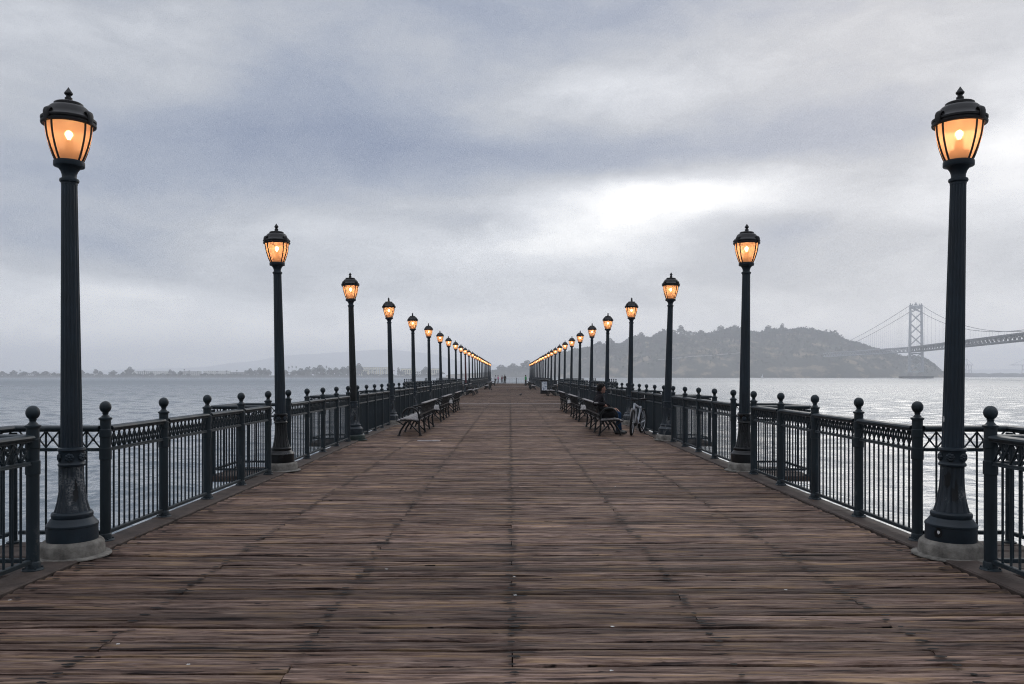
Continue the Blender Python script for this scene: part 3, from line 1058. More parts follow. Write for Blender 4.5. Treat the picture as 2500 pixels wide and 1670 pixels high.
def lamp_meshes():
    ms = {}
    b_ = MB()
    b_.lathe([(0.355, 0.0), (0.352, 0.010), (0.335, 0.015), (0.295, 0.020), (0.289, 0.108), (0.282, 0.122), (0.262, 0.140), (0.10, 0.146)], 40)
    ms['plinth'] = b_.mesh('plinth', M['concrete'])
    b_ = MB()
    b_.lathe([(0.236, 0.140), (0.238, 0.150), (0.236, 0.260), (0.242, 0.268), (0.242, 0.282), (0.228, 0.296), (0.206, 0.318), (0.198, 0.332),
              (0.186, 0.338), (0.192, 0.350), (0.192, 0.374), (0.182, 0.388), (0.168, 0.392)], 40)
    ms['base'] = b_.mesh('base', M['iron'])
    b_ = MB()
    pr = []
    for i in range(15):
        t = i / 14
        z = 0.390 + 0.40 * t
        pr.append((0.110 + 0.056 * (1 - t) ** 2.6, z))
    b_.lathe(pr, 96, mod=flute(16, 0.09))
    ms['bell'] = b_.mesh('bell', M['iron_worn'])
    b_ = MB()
    b_.lathe([(0.110, 0.785), (0.124, 0.792), (0.128, 0.806), (0.118, 0.816), (0.115, 0.824), (0.115, 0.912), (0.120, 0.920), (0.128, 0.930),
              (0.124, 0.946), (0.104, 0.954)], 36)
    ms['collar'] = b_.mesh('collar', M['iron'])
    b_ = MB()   # rosette, facing +x
    for q in range(7):
        a = 2 * PI * q / 7
        b_.ball((0.004, 0.022 * math.cos(a), 0.022 * math.sin(a)), 0.017, 8, 6, (0.7, 1, 1))
    b_.ball((0.008, 0, 0), 0.014, 8, 6)
    ms['rosette'] = b_.mesh('rosette', M['iron'])
    b_ = MB()
    pr = [(0.103, 0.95), (0.101, 0.98)] + [(0.101 - 0.0285 * ((z - 0.98) / 2.32), z) for z in np.linspace(1.0, 3.262, 10)]
    b_.lathe(pr, 96, mod=flute(16, 0.085))
    ms['shaft'] = b_.mesh('shaft', M['iron'])
    b_ = MB()
    b_.lathe([(0.072, 3.255), (0.074, 3.275), (0.084, 3.282), (0.088, 3.294), (0.084, 3.308), (0.068, 3.314), (0.064, 3.325), (0.066, 3.348),
              (0.076, 3.376), (0.096, 3.402), (0.118, 3.413), (0.134, 3.416), (0.137, 3.421), (0.137, 3.459), (0.132, 3.464), (0.112, 3.466)], 28)
    ms['capital'] = b_.mesh('capital', M['iron'])
    b_ = MB()
    pr = [(glass_r(i / 14), 3.466 + 0.318 * i / 14) for i in range(15)]
    b_.lathe(pr, 40, caps=False)
    ms['glass'] = b_.mesh('glass', M['glass'])
    b_ = MB()   # one rib, in the xz plane at +x
    b_.tube([(glass_r(i / 10) + 0.006, 0, 3.464 + 0.318 * i / 10) for i in range(11)], 0.0085, 8)
    ms['rib'] = b_.mesh('rib', M['hood'])
    b_ = MB()
    b_.lathe([(0.200, 3.780), (0.226, 3.772), (0.240, 3.778), (0.243, 3.792), (0.232, 3.800), (0.230, 3.808), (0.242, 3.816), (0.243, 3.832), (0.226, 3.844),
              (0.208, 3.856), (0.192, 3.882), (0.178, 3.918), (0.156, 3.938), (0.122, 3.944), (0.128, 3.950), (0.128, 3.968), (0.114, 3.976), (0.03, 3.985)], 40, caps=False)
    b_.lathe([(0.05, 3.781), (0.200, 3.780)], 40, caps=True)
    ms['hood'] = b_.mesh('hood', M['hood'])
    b_ = MB()
    b_.lathe([(0.032, 3.980), (0.030, 4.022), (0.020, 4.028), (0.020, 4.040), (0.034, 4.054), (0.034, 4.066), (0.027, 4.074), (0.024, 4.080), (0.012, 4.098), (0.003, 4.114)], 14)
    ms['finial'] = b_.mesh('finial', M['hood'])
    b_ = MB()   # scroll bracket at +x
    pts = [(0.196, 0, 3.872), (0.214, 0, 3.880), (0.233, 0, 3.868), (0.243, 0, 3.846), (0.244, 0, 3.808), (0.240, 0, 3.774)]
    b_.tube(pts, [0.013, 0.017, 0.018, 0.017, 0.016, 0.012], 8, flat=2.2)
    ms['bracket'] = b_.mesh('bracket', M['hood'])
    b_ = MB()
    b_.lathe([(0.078, 3.467), (0.078, 3.545), (0.072, 3.552), (0.032, 3.556), (0.030, 3.640), (0.024, 3.65)], 20)
    ms['socket'] = b_.mesh('socket', M['bulb_base'])
    b_ = MB()
    b_.lathe([(0.010, 3.648), (0.013, 3.660), (0.019, 3.684), (0.021, 3.702), (0.018, 3.718), (0.010, 3.730), (0.001, 3.733)], 16)
    ms['bulb'] = b_.mesh('bulb', M['bulb'])
    return ms


LM = lamp_meshes()
SLIM = {'plinth': 0.875, 'base': 0.86, 'bell': 0.87, 'collar': 0.87, 'shaft': 0.875, 'capital': 0.90, 'glass': 0.90, 'hood': 0.90, 'rib': 0.90, 'bracket': 0.90}
for nm, kx in SLIM.items():
    for vv in LM[nm].vertices:
        vv.co.x *= kx
        if nm != 'rib':
            vv.co.y *= kx
RIB_ANGLES = [c + d for c in (54, 126, 234, 306) for d in (-12, 12)]
BRK_ANGLES = [50, 130, 230, 310]


def make_lamp(detailed):
    root = thing('lamp_post', None, 'lamp post')
    for nm in ('plinth', 'base', 'bell'):
        part_from(nm, LM[nm], root)
    c = part_from('collar', LM['collar'], root)
    if detailed:
        for q in range(6):
            a = 2 * PI * q / 6 + 0.35
            part_from('rosette', LM['rosette'], c, (0.098 * math.cos(a), 0.098 * math.sin(a), 0.868), (0, 0, a))
    part_from('shaft', LM['shaft'], root)
    part_from('capital', LM['capital'], root)
    part_from('glass', LM['glass'], root)
    for a in RIB_ANGLES:
        part_from('rib', LM['rib'], root, rot=(0, 0, R(a + 90)))
    h_ = part_from('hood', LM['hood'], root)
    part_from('finial', LM['finial'], h_)
    if detailed:
        for a in BRK_ANGLES:
            part_from('bracket', LM['bracket'], h_, rot=(0, 0, R(a + 90)))
    part_from('socket', LM['socket'], root)
    part_from('bulb', LM['bulb'], root)
    return root


NEAR, FAR = make_lamp(True), make_lamp(False)
ufirst = {0: True, 1: True}
LEAN = {-1: [0.45, 1.2, 1.5, 1.5, 1.0, 1.0, 1.0, 1.1, 0.8], 1: [1.05, 0.75, 1.5, 0.9, 0.8, 0.9, 0.6, 0.9, 0.8]}
BX = {-1: [3.835, 3.79, 3.80, 3.81], 1: [3.835, 3.85, 3.80, 3.83]}


def patch_mesh(kind):
    """flaked black patches and stickers on the pedestals of the nearest lamps, as thin raised skins"""
    b_ = MB()

    def blob(a0, z0, wa, hz, rad, n=16, seed=0):
        rr = random.Random(seed)
        ring = []
        for i in range(n):
            t = 2 * PI * i / n
            j = rr.uniform(0.7, 1.2)
            a = a0 + wa * j * math.cos(t)
            z = z0 + hz * j * math.sin(t)
            r = rad(z)
            ring.append((r * math.cos(a), r * math.sin(a), z))
        cen = (rad(z0) * math.cos(a0), rad(z0) * math.sin(a0), z0)
        b_.add([cen] + ring, [(0, 1 + i, 1 + (i + 1) % n) for i in range(n)])
    bell = lambda z: 0.0982 + 0.0487 * max(0, 1 - (z - 0.39) / 0.40) ** 2.6
    drum = lambda z: 0.2072
    if kind == 'l':
        blob(-PI / 2 + 0.25, 0.54, 0.22, 0.055, bell, seed=1)
        blob(-PI / 2 + 0.30, 0.61, 0.10, 0.07, bell, seed=2)
    elif kind == 'r':
        blob(-PI / 2 - 0.35, 0.68, 0.30, 0.07, bell, seed=3)
        blob(-PI / 2 + 0.1, 0.55, 0.13, 0.07, bell, seed=4)
        blob(-PI / 2 - 0.50, 0.215, 0.16, 0.045, drum, seed=5)
    elif kind == 'rs':
        dr = lambda z: 0.2092
        blob(-PI / 2 - 0.48, 0.225, 0.055, 0.017, dr, seed=6)
        sh = lambda z: 0.0895
        blob(-PI / 2 - 0.95, 1.20, 0.10, 0.028, sh, seed=9)
    return b_


DESC = {
    (-1, 0): 'tall lit lamp post on a round concrete plinth at the left edge, flaked pedestal',
    (1, 0): 'tall lit lamp post on a concrete plinth at the right edge, white sticker on pedestal',
    (-1, 1): 'lit lamp post second in the left row, glossy black pedestal on grey plinth',
    (1, 1): 'lit lamp post second in the right row, glossy black pedestal on grey plinth',
    (-1, 2): 'lit lamp post third in the left row, black pole and dark green plinth',
    (1, 2): 'lit lamp post third in the right row, behind the bicycle, worn grey pedestal',
    (-1, 3): 'lit lamp post fourth in the left row, chalky grey pedestal by the nearest bench',
    (1, 3): 'lit lamp post fourth in the right row, rising behind the seated man',
    (-1, 10): 'lit lamp post with a dark red pole, eleventh in the left row',
}
for s_, side in ((-1, 'left'), (1, 'right')):
    for q in range(NL):
        det = q < 7
        src = NEAR if det else FAR
        kk = 0 if det else 1
        o = src if ufirst[kk] else copy_tree(src)
        ufirst[kk] = False
        x = BX[s_][q] if q < len(BX[s_]) else LX
        o.location = (s_ * x, lamp_y(q), 0)
        lean = LEAN[s_][q] if q < len(LEAN[s_]) else random.uniform(0.5, 1.2)
        o.rotation_euler = (R(random.uniform(-0.2, 0.2)), R(s_ * lean), R(-s_ * 28) if q == 0 else R(-s_ * 8))
        o.scale = (1, 1, 0.992)
        tag(o, DESC.get((s_, q), 'lit lamp post with amber lantern, %s from the front in the %s row' % (ORD[q], side)), 'lamp post', 'lamp posts along the pier')
        # the lamp's own light
        if True:
            nm_ = 'lantern_light_%s' % ('dim', 'mid', 'warm')[(q * 5 + (s_ > 0) * 2) % 3]
            ld = bpy.data.lights.get(nm_) or bpy.data.lights.new(nm_, 'POINT')
            ld.energy = {'dim': 0.55, 'mid': 0.8, 'warm': 1.1}[nm_.split('_')[-1]]
            ld.color = (1.0, 0.60, 0.36)
            ld.shadow_soft_size = 0.03
            lo = bpy.data.objects.new('lantern_light', ld)
            COL.objects.link(lo)
            lo.parent = o
            lo.location = (0, 0, 3.70)
        # paint differences
        if q == 1:
            for ch in list(o.children):
                if ch.name.split('.')[0] in ('base', 'bell', 'collar'):
                    ch.data = ch.data.copy()
                    ch.data.materials[0] = M['iron_black']
        if (s_, q) == (-1, 2):
            for ch in list(o.children):
                if ch.name.split('.')[0] in ('shaft', 'plinth'):
                    ch.data = ch.data.copy()
                    ch.data.materials[0] = M['iron_black'] if ch.name.startswith('shaft') else M['iron_green']
        if (s_, q) in ((-1, 10),):
            for ch in list(o.children):
                if ch.name.split('.')[0] == 'shaft':
                    ch.data = ch.data.copy()
                    ch.data.materials[0] = M['iron_red']
        if q in (3, 4) or (s_, q) == (1, 2):
            for ch in list(o.children):
                if ch.name.split('.')[0] in ('base',):
                    ch.data = ch.data.copy()
                    ch.data.materials[0] = M['iron_worn']
        if q == 0:
            bell_ = [c for c in o.children if c.name.startswith('bell')][0]
            patch_mesh('l' if s_ < 0 else 'r').obj('paint_patch', M['iron_black'], bell_, smooth=False)
            if s_ > 0:
                bs = [c for c in o.children if c.name.startswith('base')][0]
                patch_mesh('rs').obj('sticker', M['sticker'], bs, smooth=False)


# ------------------------------------------------------------------ benches
def arc(cx, cz, r, a0, a1, n, y_=0.0, ex=1.0):
    return [(cx + ex * r * math.cos(R(a0 + (a1 - a0) * i / n)), y_, cz + r * math.sin(R(a0 + (a1 - a0) * i / n))) for i in range(n + 1)]


BL = 3.66
FR = [-BL / 2 + 0.05, -BL / 6, BL / 6, BL / 2 - 0.05]


def make_bench():
    """faces -x, length along y"""
    root = thing('bench', None, 'bench')
    b_ = MB()
    xs = [-0.315, -0.235, -0.150, -0.065, 0.020, 0.105, 0.185]
    zs = [0.400, 0.432, 0.440, 0.436, 0.428, 0.420, 0.415]
    for x, z in zip(xs, zs):
        b_.bevel_box(x - 0.036, x + 0.036, -BL / 2, BL / 2, z - 0.022, z + 0.006, 0.006)
    b_.obj('seat', M['bench_wood'], root, smooth=False)
    b_ = MB()
    n = 17
    for i in range(n):
        y_ = -BL / 2 + 0.06 + (BL - 0.12) * i / (n - 1)
        pts = [(0.215, y_, 0.40), (0.245, y_, 0.50), (0.262, y_, 0.60), (0.285, y_, 0.72), (0.325, y_, 0.835)]
        for p0, p1 in zip(pts[:-1], pts[1:]):
            b_.bar(p0, p1, 0.030, 0.016, up=(1, 0, 0))
    b_.bar((0.252, -BL / 2, 0.545), (0.252, BL / 2, 0.545), 0.012, 0.04)
    b_.obj('backrest', M['bench_iron'], root, smooth=False)
    b_ = MB()
    b_.bevel_box(0.285, 0.375, -BL / 2, BL / 2, 0.836, 0.862, 0.007)
    b_.obj('top_rail', M['bench_wood'], root, smooth=False)
    lf, lr, ar = MB(), MB(), MB()
    # front leg: out to a foot, rear leg likewise, joined under the seat
    f_ = [(-0.10, 0, 0.36), (-0.15, 0, 0.30), (-0.20, 0, 0.22), (-0.265, 0, 0.12), (-0.295, 0, 0.03), (-0.300, 0, 0.0)]
    lf.tube(f_, [0.032, 0.030, 0.027, 0.025, 0.024, 0.025], 8)
    lf.tube([(-0.335, 0, 0.375), (-0.27, 0, 0.335), (-0.20, 0, 0.285), (-0.145, 0, 0.31)], [0.022, 0.018, 0.017, 0.015], 8)
    lf.box(-0.345, -0.255, -0.035, 0.035, 0.0, 0.012)
    r_ = [(0.245, 0, 0.52), (0.222, 0, 0.40), (0.218, 0, 0.30), (0.225, 0, 0.20), (0.240, 0, 0.09), (0.258, 0, 0.0)]
    lr.tube(r_, [0.032, 0.030, 0.027, 0.025, 0.024, 0.025], 8)
    lr.tube([(-0.05, 0, 0.36), (0.02, 0, 0.27), (0.12, 0, 0.17), (0.235, 0, 0.06)], [0.022, 0.020, 0.018, 0.016], 8)
    lr.box(0.215, 0.30, -0.035, 0.035, 0.0, 0.012)
    ar.tube(arc(0.0, 0.50, 0.215, 192, -14, 18), 0.026, 8)
    ar.bar((-0.345, 0, 0.385), (0.225, 0, 0.388), 0.035, 0.03)
    ar.ball((-0.345, 0, 0.385), 0.030, 10, 7)
    ml, mr, ma = lf.mesh('leg', M['bench_iron']), lr.mesh('leg', M['bench_iron']), ar.mesh('armrest', M['bench_iron'])
    for y_ in FR:
        part_from('leg', ml, root, (0, y_, 0))
        part_from('leg', mr, root, (0, y_, 0))
        part_from('armrest', ma, root, (0, y_, 0))
    return root


BEN = make_bench()
bfirst = [True]


def place_bench(x, y_, rz, label):
    o = BEN if bfirst[0] else copy_tree(BEN)
    bfirst[0] = False
    o.location = (x, y_, 0.012)
    o.rotation_euler = (0, 0, rz)
    tag(o, label, 'bench', 'iron benches along the pier')
    return o


BXL, BXR = -2.60, 2.56
blab = {
    2: ('nearest black iron bench with pale slats on the left, facing the water', 'nearest iron bench on the right, where the man sits'),
    3: ('second iron bench on the left, behind the nearest one', 'second iron bench on the right, behind the man'),
    4: ('third iron bench on the left, last of the near three', 'third iron bench on the right, last of the near three'),
    13: ('iron bench far down on the left, in front of two others near the far end', 'iron bench far down on the right past the poster bin, nearer of the far ones'),
    14: ('iron bench far down on the left, second of the far group', 'iron bench far down on the right, second of the far group'),
    18: ('iron bench on the left by the people at the pier end', 'iron bench on the right in front of the person in green'),
}
for q, (ll, lr_) in blab.items():
    place_bench(BXL, lamp_y(q) + 3.1, 0, ll)
    place_bench(BXR, lamp_y(q) + 3.1, PI, lr_)
place_bench(-3.20, 64.0, PI, 'dark iron bench on the left with its back to the side platform, nearer')
place_bench(-3.20, 70.4, PI, 'dark iron bench on the left with its back to the side platform, farther')
place_bench(3.20, 62.6, 0, 'dark iron bench on the right in front of the poster bin')

# ------------------------------------------------------------------ poster bin
t = thing('litter_bin', 'black square litter bin with a pale poster on its front', 'litter bin', (2.93, 68.9, 0.0))
b_ = MB()
b_.bevel_box(-0.33, 0.33, -0.30, 0.30, 0.0, 1.12, 0.02)
b_.obj('body', M['bin_black'], t, smooth=False)
b_ = MB()
b_.bevel_box(-0.36, 0.36, -0.33, 0.33, 1.12, 1.20, 0.02)
b_.lathe([(0.30, 1.20), (0.28, 1.25), (0.15, 1.29), (0.02, 1.30)], 20)
b_.obj('lid', M['bin_black'], t, smooth=False)
b_ = MB()
b_.box(-0.235, 0.235, -0.310, -0.302, 0.30, 1.06)
b_.obj('poster', M['poster'], t, smooth=False)
b_ = MB()
b_.bar((-0.25, -0.312, 0.28), (0.25, -0.312, 0.28), 0.02, 0.03)
b_.bar((-0.25, -0.312, 1.08), (0.25, -0.312, 1.08), 0.02, 0.03)
b_.bar((-0.25, -0.312, 0.27), (-0.25, -0.312, 1.09), 0.03, 0.02)
b_.bar((0.25, -0.312, 0.27), (0.25, -0.312, 1.09), 0.03, 0.02)
b_.obj('poster_frame', M['bin_black'], t, smooth=False)


# ------------------------------------------------------------------ people
def fused(name, caps, material, parent, voxel=0.014, smooth=6, balls=()):
    """limbs as tapering capsules, fused into one continuous skin"""
    b_ = MB()
    for (a, ra, c, rc) in caps:
        b_.capsule(a, ra, c, rc)
    for (c, r, s3) in balls:
        b_.ball(c, r, 18, 12, s3)
    me = b_.mesh(name, material)
    o = bpy.data.objects.new(name, me)
    COL.objects.link(o)
    o.parent = parent
    md = o.modifiers.new('fuse', 'REMESH')
    md.mode = 'VOXEL'
    md.voxel_size = voxel
    md.use_smooth_shade = True
    if smooth:
        sm = o.modifiers.new('smooth', 'SMOOTH')
        sm.factor = 0.5
        sm.iterations = smooth
    return o


def fingers(hand, tip_dir, side, palm_n, curl=0.5, L=0.078, r=0.0088):
    """four fingers and a thumb from the knuckle end of a palm"""
    out_ = []
    hand, t_, s3, n_ = Vector(hand), Vector(tip_dir).normalized(), Vector(side).normalized(), Vector(palm_n).normalized()
    for i, (o_, l_) in enumerate(((-0.030, 0.9), (-0.010, 1.05), (0.011, 1.0), (0.030, 0.8))):
        p0 = hand + s3 * o_ + t_ * 0.035
        d1 = (t_ + n_ * curl * 0.5).normalized()
        d2 = (t_ * (1 - curl * 0.6) + n_ * curl * 1.2).normalized()
        p1 = p0 + d1 * L * l_ * 0.52
        p2 = p1 + d2 * L * l_ * 0.5
        out_ += [(p0, r * 1.08, p1, r), (p1, r, p2, r * 0.82)]
    p0 = hand - s3 * 0.036 - t_ * 0.02
    p1 = p0 - s3 * 0.028 + t_ * 0.03 + n_ * 0.012
    out_ += [(p0, 0.012, p1, 0.0105), (p1, 0.0105, p1 + t_ * 0.032 + n_ * 0.01, 0.009)]
    return out_


# seated man: bench local frame turned to the world; he sits at the near end of the nearest right bench, facing +x
BY = lamp_y(2) + 3.1 - BL / 2      # near end of that bench
px0, py0 = BXR, BY + 0.62
man = thing('person', 'man in a dark jacket and blue jeans sitting on the nearest right bench', 'person', (px0, py0, 0.012))
hipz = 0.535
hx = -0.13
V = Vector
hipL, hipR = V((hx, 0.095, hipz)), V((hx, -0.095, hipz))
kneeL, kneeR = V((hx + 0.455, 0.13, 0.52)), V((hx + 0.44, -0.12, 0.53))
ankL, ankR = V((hx + 0.50, 0.15, 0.085)), V((hx + 0.42, -0.13, 0.085))
chest, neck = V((hx - 0.075, 0, 0.90)), V((hx - 0.045, 0, 1.075))
shL, shR = V((hx - 0.065, 0.185, 0.995)), V((hx - 0.065, -0.185, 0.985))
head = V((hx + 0.005, 0.0, 1.215))
# right arm (nearer the camera) hooked over the backrest, left hand resting on the thigh
elR, wrR = V((hx - 0.20, -0.36, 0.83)), V((hx - 0.00, -0.44, 0.80))
haR = V((hx + 0.06, -0.435, 0.765))
elL, wrL = V((hx + 0.12, 0.25, 0.745)), V((hx + 0.33, 0.12, 0.665))
haL = V((hx + 0.40, 0.085, 0.655))
body_caps = [
    (V((hx, 0, hipz + 0.02)), 0.125, V((hx - 0.05, 0, 0.74)), 0.12), (V((hx - 0.05, 0, 0.74)), 0.12, chest, 0.13),
    (chest, 0.12, neck, 0.062), (neck, 0.055, head - V((0.0, 0, 0.06)), 0.054),
    (shL, 0.055, elL, 0.042), (elL, 0.040, wrL, 0.028), (shR, 0.055, elR, 0.042), (elR, 0.040, wrR, 0.028),
    (hipL, 0.085, kneeL, 0.058), (kneeL, 0.055, ankL, 0.040), (hipR, 0.085, kneeR, 0.058), (kneeR, 0.055, ankR, 0.040),
    (ankL, 0.038, ankL + V((0.12, 0.01, -0.045)), 0.034), (ankR, 0.038, ankR + V((0.12, -0.01, -0.045)), 0.034),
    (wrR, 0.027, haR, 0.036), (wrL, 0.027, haL, 0.036),
    # jaw, brow, nose, lips, chin
    (head + V((0.02, 0, -0.075)), 0.058, head + V((0.062, 0, -0.092)), 0.030),
    (head + V((0.094, 0, 0.005)), 0.010, head + V((0.112, 0, -0.028)), 0.013),
    (head + V((0.086, -0.012, -0.060)), 0.010, head + V((0.086, 0.012, -0.060)), 0.010),
    (head + V((0.080, -0.035, 0.018)), 0.013, head + V((0.080, 0.035, 0.018)), 0.013),
    (head + V((-0.005, -0.078, -0.020)), 0.014, head + V((0.004, -0.083, 0.014)), 0.012),
    (head + V((-0.005, 0.078, -0.020)), 0.014, head + V((0.004, 0.083, 0.014)), 0.012),
]
body_caps += fingers(haR, (0.55, 0.0, -0.8), (0.8, 0.1, 0.55), (-0.6, 0.5, -0.4), 0.7)
body_caps += fingers(haL, (0.8, -0.45, -0.35), (0.45, 0.85, 0.0), (0.1, 0.0, -1), 0.45)
body = fused('body', body_caps, M['skin'], man, 0.0075, 4, balls=[(head, 0.098, (1.0, 0.78, 1.14))])
for s_ in (-1, 1):
    e = MB()
    e.ball((head.x + 0.087, head.y + s_ * 0.031, head.z - 0.002), 0.0085, 10, 8)
    e.obj('eye', M['hair'], body)
fused('hair', [(head + V((-0.03, 0, 0.045)), 0.098, head + V((-0.045, 0, 0.0)), 0.094), (head + V((-0.065, 0, -0.05)), 0.062, head + V((-0.06, 0, -0.07)), 0.052),
               (head + V((0.045, -0.03, 0.085)), 0.040, head + V((0.055, 0.03, 0.085)), 0.040), (head + V((-0.01, -0.055, 0.05)), 0.045, head + V((-0.03, -0.06, 0.0)), 0.038),
               (head + V((-0.01, 0.055, 0.05)), 0.045, head + V((-0.03, 0.06, 0.0)), 0.038), (head + V((0.0, 0, 0.10)), 0.05, head + V((-0.06, 0, 0.09)), 0.055)], M['hair'], man, 0.009, 3)
fused('jacket', [
    (V((hx - 0.005, 0.05, hipz + 0.03)), 0.125, V((hx - 0.045, 0.05, 0.74)), 0.130), (V((hx - 0.005, -0.05, hipz + 0.03)), 0.125, V((hx - 0.045, -0.05, 0.74)), 0.130),
    (V((hx - 0.045, 0.05, 0.74)), 0.136, chest + V((0, 0.06, 0)), 0.140), (V((hx - 0.045, -0.05, 0.74)), 0.136, chest + V((0, -0.06, 0)), 0.140),
    (chest + V((0, 0.08, 0.04)), 0.095, neck + V((-0.005, 0.03, -0.01)), 0.068), (chest + V((0, -0.08, 0.04)), 0.095, neck + V((-0.005, -0.03, -0.01)), 0.068),
    (neck + V((-0.02, 0.0, 0.0)), 0.070, neck + V((-0.015, 0, 0.035)), 0.064),
    (shL, 0.092, elL, 0.072), (elL, 0.070, wrL - V((0.02, 0, 0)), 0.050), (shR, 0.092, elR, 0.074), (elR, 0.072, wrR, 0.050)], M['jacket'], man, 0.012, 4)
fused('jeans', [
    (V((hx, 0.05, hipz)), 0.118, V((hx, -0.05, hipz)), 0.118), (hipL, 0.105, kneeL, 0.076), (kneeL, 0.075, ankL + V((0, 0, 0.03)), 0.062),
    (hipR, 0.105, kneeR, 0.076), (kneeR, 0.075, ankR + V((0, 0, 0.03)), 0.062)], M['jeans'], man, 0.013, 4)
for a in (ankL, ankR):
    fused('shoe', [(a + V((-0.045, 0, -0.036)), 0.052, a + V((0.06, 0, -0.034)), 0.052), (a + V((0.06, 0, -0.038)), 0.050, a + V((0.165, 0, -0.050)), 0.040),
                   (a + V((-0.01, 0, 0.02)), 0.054, a + V((-0.01, 0, -0.03)), 0.054)], M['shoe'], man, 0.010, 3)

# black bag on the seat, seen through the loop of the end armrest
t = thing('bag', 'black soft bag on the bench seat between the armrest and the man', 'bag', (BXR - 0.02, BY + 0.22, 0.012 + 0.446))
o = fused('body', [((-0.11, 0, 0.10), 0.10, (0.12, 0, 0.10), 0.10), ((-0.08, 0, 0.22), 0.09, (0.09, 0.0, 0.22), 0.09)], M['black_cloth'], t, 0.012, 3)
b_ = MB()
b_.tube([(-0.06, 0, 0.29), (-0.05, 0, 0.345), (0.0, 0, 0.36), (0.05, 0, 0.345), (0.06, 0, 0.29)], 0.010, 8)
b_.obj('handle', M['black_cloth'], t)


def standing(label, x, y_, rz, h, top, legs, hold=0.0, stride=0.12):
    r_ = thing('person', label, 'person', (x, y_, 0.0), rz)
    k_ = h / 1.72
    P = lambda a, b, c: V((a, b, c)) * k_
    hd = P(0, 0, 1.60)
    el = P(0, 0.24, 1.14), P(0, -0.24, 1.14)
    wr = P(0.12 * hold + 0.04, 0.25 - 0.08 * hold, 0.92 + 0.16 * hold), P(0.04, -0.25, 0.90)
    kn = P(stride * 0.5, 0.10, 0.49), P(-stride * 0.3, -0.10, 0.49)
    an = P(stride * 0.8, 0.11, 0.07), P(-stride, -0.11, 0.07)
    caps = [(P(0, 0, 0.96), 0.12, P(0, 0, 1.22), 0.115), (P(0, 0, 1.22), 0.12, P(0, 0, 1.40), 0.075), (P(0, 0, 1.40), 0.055, hd, 0.06)]
    for s_ in (0, 1):
        sg = 1 if s_ == 0 else -1
        sh = P(0, 0.17 * sg, 1.38)
        caps += [(sh, 0.05, el[s_], 0.040), (el[s_], 0.038, wr[s_], 0.028), (wr[s_], 0.028, wr[s_] + P(0.01, 0, -0.07), 0.032),
                 (P(0, 0.085 * sg, 0.92), 0.085, kn[s_], 0.056), (kn[s_], 0.054, an[s_], 0.040), (an[s_], 0.04, an[s_] + P(0.13, 0, -0.035), 0.033)]
        caps += fingers(wr[s_] + P(0.01, 0, -0.06), (0.15, 0, -1), (1, 0, 0.1), (0, -sg, 0), 0.35)
    fused('body', caps, M['skin'], r_, 0.012, 3, balls=[(hd + P(0, 0, 0.01), 0.098 * k_, (0.98, 0.80, 1.16))])
    fused('hair', [(hd + P(-0.02, 0, 0.05), 0.095 * k_, hd + P(-0.045, 0, -0.01), 0.085 * k_)], M['hair'], r_, 0.014, 2)
    tc_ = [(P(0, 0.05, 0.96), 0.118, P(0, 0.05, 1.25), 0.120), (P(0, -0.05, 0.96), 0.118, P(0, -0.05, 1.25), 0.120), (P(0, 0.05, 1.25), 0.118, P(0, 0.02, 1.42), 0.066), (P(0, -0.05, 1.25), 0.118, P(0, -0.02, 1.42), 0.066)]
    lc_ = [(P(0, 0.05, 0.93), 0.110, P(0, -0.05, 0.93), 0.110)]
    for s_ in (0, 1):
        sg = 1 if s_ == 0 else -1
        tc_ += [(P(0, 0.17 * sg, 1.38), 0.072, el[s_], 0.058), (el[s_], 0.055, wr[s_].lerp(el[s_], 0.15), 0.045)]
        lc_ += [(P(0, 0.085 * sg, 0.92), 0.105, kn[s_], 0.075), (kn[s_], 0.073, an[s_] + P(0, 0, 0.02), 0.060)]
        fused('shoe', [(an[s_] + P(-0.04, 0, -0.03), 0.038, an[s_] + P(0.13, 0, -0.035), 0.036)], M['shoe'], r_, 0.012, 2)
    fused('shirt', tc_, M[top], r_, 0.014, 3)
    fused('trousers', lc_, M[legs], r_, 0.014, 3)
    return r_


standing('person in a white top and black trousers, leftmost of the group at pier end', -2.90, 156.8, R(80), 1.62, 'white_cloth', 'black_cloth', 0.3, 0.05)
standing('person in a pink top walking at the pier end', -2.38, 157.2, R(20), 1.62, 'pink_cloth', 'grey_cloth', 1.0, 0.24)
standing('person in a maroon top between the pink and the black figures', -1.62, 157.2, R(150), 1.57, 'maroon_cloth', 'grey_cloth', 0.4, 0.20)
standing('tall person dressed all in black, rightmost of the group at the pier end', -1.05, 156.9, R(90), 1.74, 'black_cloth', 'black_cloth', 0.3, 0.04)
standing('person in a bright green top standing behind a far bench on the right', 2.55, 131.5, R(-30), 1.66, 'green_cloth', 'black_cloth', 0.6, 0.10)

# ------------------------------------------------------------------ bicycle
bx, by = 3.36, 21.35
bike = thing('bicycle', 'white framed bicycle on its kickstand beside the seated man', 'bicycle', (bx, by, 0.008))
ang = R(-90 - 25)               # local +x (front) towards the camera and a little to the left
bike.rotation_euler = (R(-4.0), 0, ang)
WR = 0.335
fw, rw = V((0.53, 0, WR)), V((-0.52, 0, WR))
bb, seat_t, head_t, head_b = V((-0.08, 0, 0.29)), V((-0.25, 0, 0.74)), V((0.36, 0, 0.84)), V((0.40, 0, 0.68))


